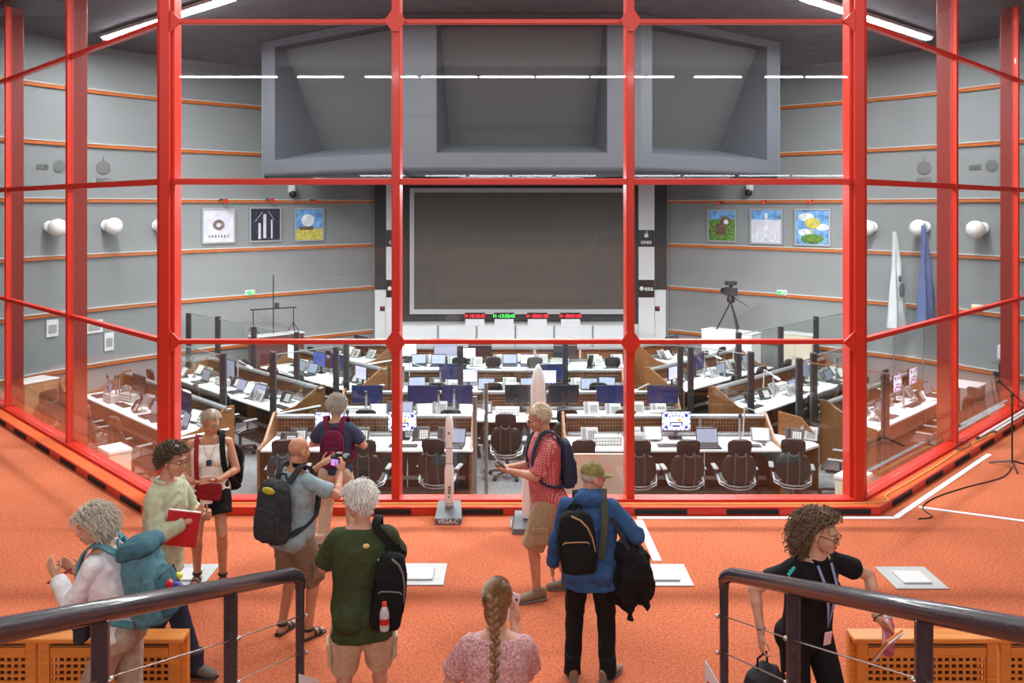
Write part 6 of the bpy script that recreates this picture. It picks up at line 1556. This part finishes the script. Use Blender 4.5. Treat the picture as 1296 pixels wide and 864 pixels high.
# 9 girl with braid ----------------------------------------------------------
p = human('girl with a long brown braid in a mottled pink T-shirt', -.085, 4.66, R(0), 1.78, z=.6, lean=4, hyaw=-8, hpitch=6, skin='light', bw=.93, female=True, pel=(0, 0, -.93*1.78/1.75+.165), feet=[(-.12, .46, -.38), (.12, .48, -.38)],
          hands=[(-.16, .34, .42), (.10, .33, .60)], elbows=[(-.6, -.6, -.8), (.35, -.6, -1)], handdir=[(.5, .6, .3), (-.1, .35, .9)], palm=[(.3, -.8, .3), (-.7, -.6, .1)], curl=(.5, .7),
          top=('tee', c_pink, dict(hem=-.06, g=.024, sl=.62, sr=.076, wr=.009)), bottom=('long', c_navy), shoes=('shoe', m_shoe))
s = p.s; mb = MB()
for k, (a, b_) in enumerate(((.082, .102),)):
    mb.ell(p.hp(0, -.016, .030), (.083*s, .104*s, .094*s), p.Mh, 28, 18); mb.ell(p.hp(0, -.055, -.04), (.066*s, .060*s, .09*s), p.Mh, 20, 12)
rg = random.Random(5)
for k in range(240):   # combed strands towards the braid root
    th = rg.uniform(0, 2*PI); ph = rg.uniform(-.5, 1.45)
    if math.cos(th) > .35 and ph < .5: continue
    q0 = Vector((.083*math.sin(th)*math.cos(ph), -.016+.104*math.cos(th)*math.cos(ph), .030+.094*math.sin(ph))); q1 = Vector((rg.uniform(-.02, .0), -.118, .045)); pts = []
    for j in range(6):
        u = j/5; v = q0.lerp(q1, u); dv = Vector((v.x/.083, (v.y+.016)/.104, (v.z-.03)/.094)); kx = 1.02/max(.3, dv.length); pts.append(p.hp(v.x*kx, (v.y+.016)*kx-.016, (v.z-.03)*kx+.03))
    mb.tube(pts, .0035, 3, cap=False)
hair = mb.build('hair', h_braid, p.root, fix=False, smooth=60)
b0, b1, b2 = p.hp(-.01, -.118, .045), p.tp(-.005, -.105, .55), p.tp(-.01, -.158, .16); N_ = 13
mb = MB()
for k in range(N_*2):
    u = k/(N_*2-1); c_ = b0.lerp(b1, u*2.4) if u < .4167 else b1.lerp(b2, (u-.4167)/.5833); r_ = .021*(1-.35*u); sg = 1 if k % 2 else -1
    mb.ell(c_+Vector((sg*r_*.55, -.012, 0)), (r_*.95, r_*.85, r_*1.5), Matrix.Rotation(R(sg*32), 3, 'Y'), 10, 8)
mb.build('braid', h_braid, hair)
MB().lathe([(.015, -.012), (.017, 0), (.015, .012)], 10, tuple(b2+Vector((0, -.012, -.01)))).build('hair_tie', mat('hair_tie_green', (.3, .42, .2), .6), hair)
mb = MB()
for k in range(14): a = k*2.4; mb.tube([b2+Vector((.008*math.cos(a), -.012+.008*math.sin(a), -.01)), b2+Vector((.016*math.cos(a), -.014+.012*math.sin(a), -.08)), b2+Vector((.010*math.cos(a), -.012+.008*math.sin(a), -.17))], [.007, .007, .002], 5)
mb.build('tassel', h_braid, hair)
t = held(p, 'smartphone', 'pale pink smartphone held up by the girl with the braid', 'phone', (.085, .37, .70), (R(-8), R(12), R(-15))); MB().rbox((0, 0, 0), (.075, .012, .155), .005).build('case', m_phone, t); MB().box((.0, .007, 0), (.066, .002, .14)).build('screen', m_lit, t, smooth=0); MB().ell((.02, -.008, .045), (.008, .003, .008)).build('lens', m_black, t)
# 10 woman in black ----------------------------------------------------------
p = human('curly-haired woman in black polo shirt bending behind the railing', 1.90, 5.52, R(203), 1.72, lean=9, hyaw=26, hpitch=9, skin='light', female=True, feet=[(-.12, .10), (.10, -.12)],
          hands=[(-.37, .24, 1.03), (.36, .0, .97)], elbows=[(-1, -.3, .3), (.5, -.8, .1)], handdir=[(-.4, .5, -.6), (.1, .15, -1)], palm=[(.7, .2, -.5), (-.9, .2, 0)], curl=(.7, .9),
          top=('tee', c_black, dict(hem=-.046, g=.016, sl=.62, collar=True, wr=.007)), bottom=('long', c_black), shoes=('shoe', m_shoe), glasses=m_blkfr, hair=('curl', h_dkbrown, dict(n=1100, len=.21, curl=.013, lift=.30, fall=.95, front=.62, back=-1.0, shell=1.14, r=.0042, turn=13, seed=10, part=1)))
MB().ribbon([p.tp(-.055, .09, .52), p.tp(-.045, .165, .42), p.tp(-.02, .185, .28), p.tp(0, .18, .13), p.tp(.02, .185, .28), p.tp(.045, .165, .42), p.tp(.055, .09, .52)], .02, .003, (1, 0, 0)).build('lanyard', mat('lanyard_blue', (.25, .3, .55), .6), p.root)
MB().rbox(p.tp(0, .19, .07), (.06, .006, .09), .003, p.Mt).build('name_badge', m_phone, p.root)
m_turq = mat('print_turquoise', (.05, .6, .6), .6)
mk_ = MB(); q0 = p.sh[1]+Vector((.035, .062, .028)); ux = Vector((.62, -.1, -.62)).normalized(); uz = Vector((.5, .2, .6)).normalized()
for k, hgt in enumerate((.016, .024, .016)): mk_.tube([q0+ux*(.022*k)+(ux*math.cos(a)*.009+uz*math.sin(a)*.009) for a in np.linspace(0, 2*PI, 9)[:-1]], .0045, 5, closed=True); mk_.tube([q0+ux*(.022*k+.010)-uz*.010, q0+ux*(.022*k+.010)+uz*hgt], .0045, 5)
mk_.build('sleeve_print', m_turq, p.shirt)
MB().box(p.tp(-.10, .160, .36), (.05, .008, .018), p.Mt).build('chest_print', m_turq, p.shirt, smooth=0)
MB().tube([p.wr[1]+Vector((.03*math.cos(a), .03*math.sin(a), .03)) for a in np.linspace(0, 2*PI, 11)[:-1]], .004, 5, closed=True).build('bracelet', m_black, p.root); MB().tube([p.wr[0]+Vector((.03*math.cos(a), .02*math.sin(a), .03*math.sin(a))) for a in np.linspace(0, 2*PI, 11)[:-1]], .004, 5, closed=True).build('bracelet', m_black, p.root)
hw = p.hm[0][0]
t = held(p, 'notebook', 'orange spiral notebook in the hand of the woman in black', 'notebook', hw+Vector((.02, .03, -.06)), (R(-35), R(10), R(10))); MB().rbox((0, 0, 0), (.17, .016, .22), .003).build('cover', mat('notebook_orange', (.75, .22, .02), .5), t); MB().box((0, .012, -.004), (.165, .008, .225)).build('pages', m_paper, t, smooth=0)
t = held(p, 'drink_bottle', 'pink metal drink bottle in the hand of the woman in black', 'bottle', hw+Vector((-.03, -.01, -.01)), (R(20), R(-60), R(20))); MB().lathe([(.034, -.15), (.037, -.14), (.037, .06), (.026, .08), (.024, .11)], 16).build('bottle_body', mat('bottle_pink', (.45, .10, .14), .4), t); MB().lathe([(.027, .09), (.027, .12)], 14).build('cap', m_lgrey, t)
hw = p.hm[1][0]
t = held(p, 'backpack', 'black backpack with orange zip carried low by the woman in black', 'backpack', hw+Vector((.03, .02, -.32)), (0, R(4), R(20)), 'bags carried by visitors')
mb = MB(); sloft(mb, [((0, 0, a*.46), (b_*.30, 0, 0), (0, c_*.2, 0)) for a, b_, c_ in [(-.5, .3, .35), (-.47, .46, .46), (-.2, .5, .5), (.2, .48, .45), (.4, .38, .33), (.5, .12, .1)]], 24, .6)
me = remesh(mb, .009, 1, .012, 9, 3); me.materials.append(c_pack); link('main_compartment', me, t)
MB().tube([(-.06, 0, .2), (-.05, 0, .29), (.05, 0, .29), (.06, 0, .2)], .008, 6).build('grab_loop', c_black, t); MB().tube([(-.1, .10, .17), (-.14, .095, .05), (-.145, .09, -.1)], .007, 5).build('zip', mat('zip_orange', (.75, .15, .03), .5), t); MB().rbox((0, .10, -.08), (.2, .05, .2), .02).build('front_pocket', c_pack, t)
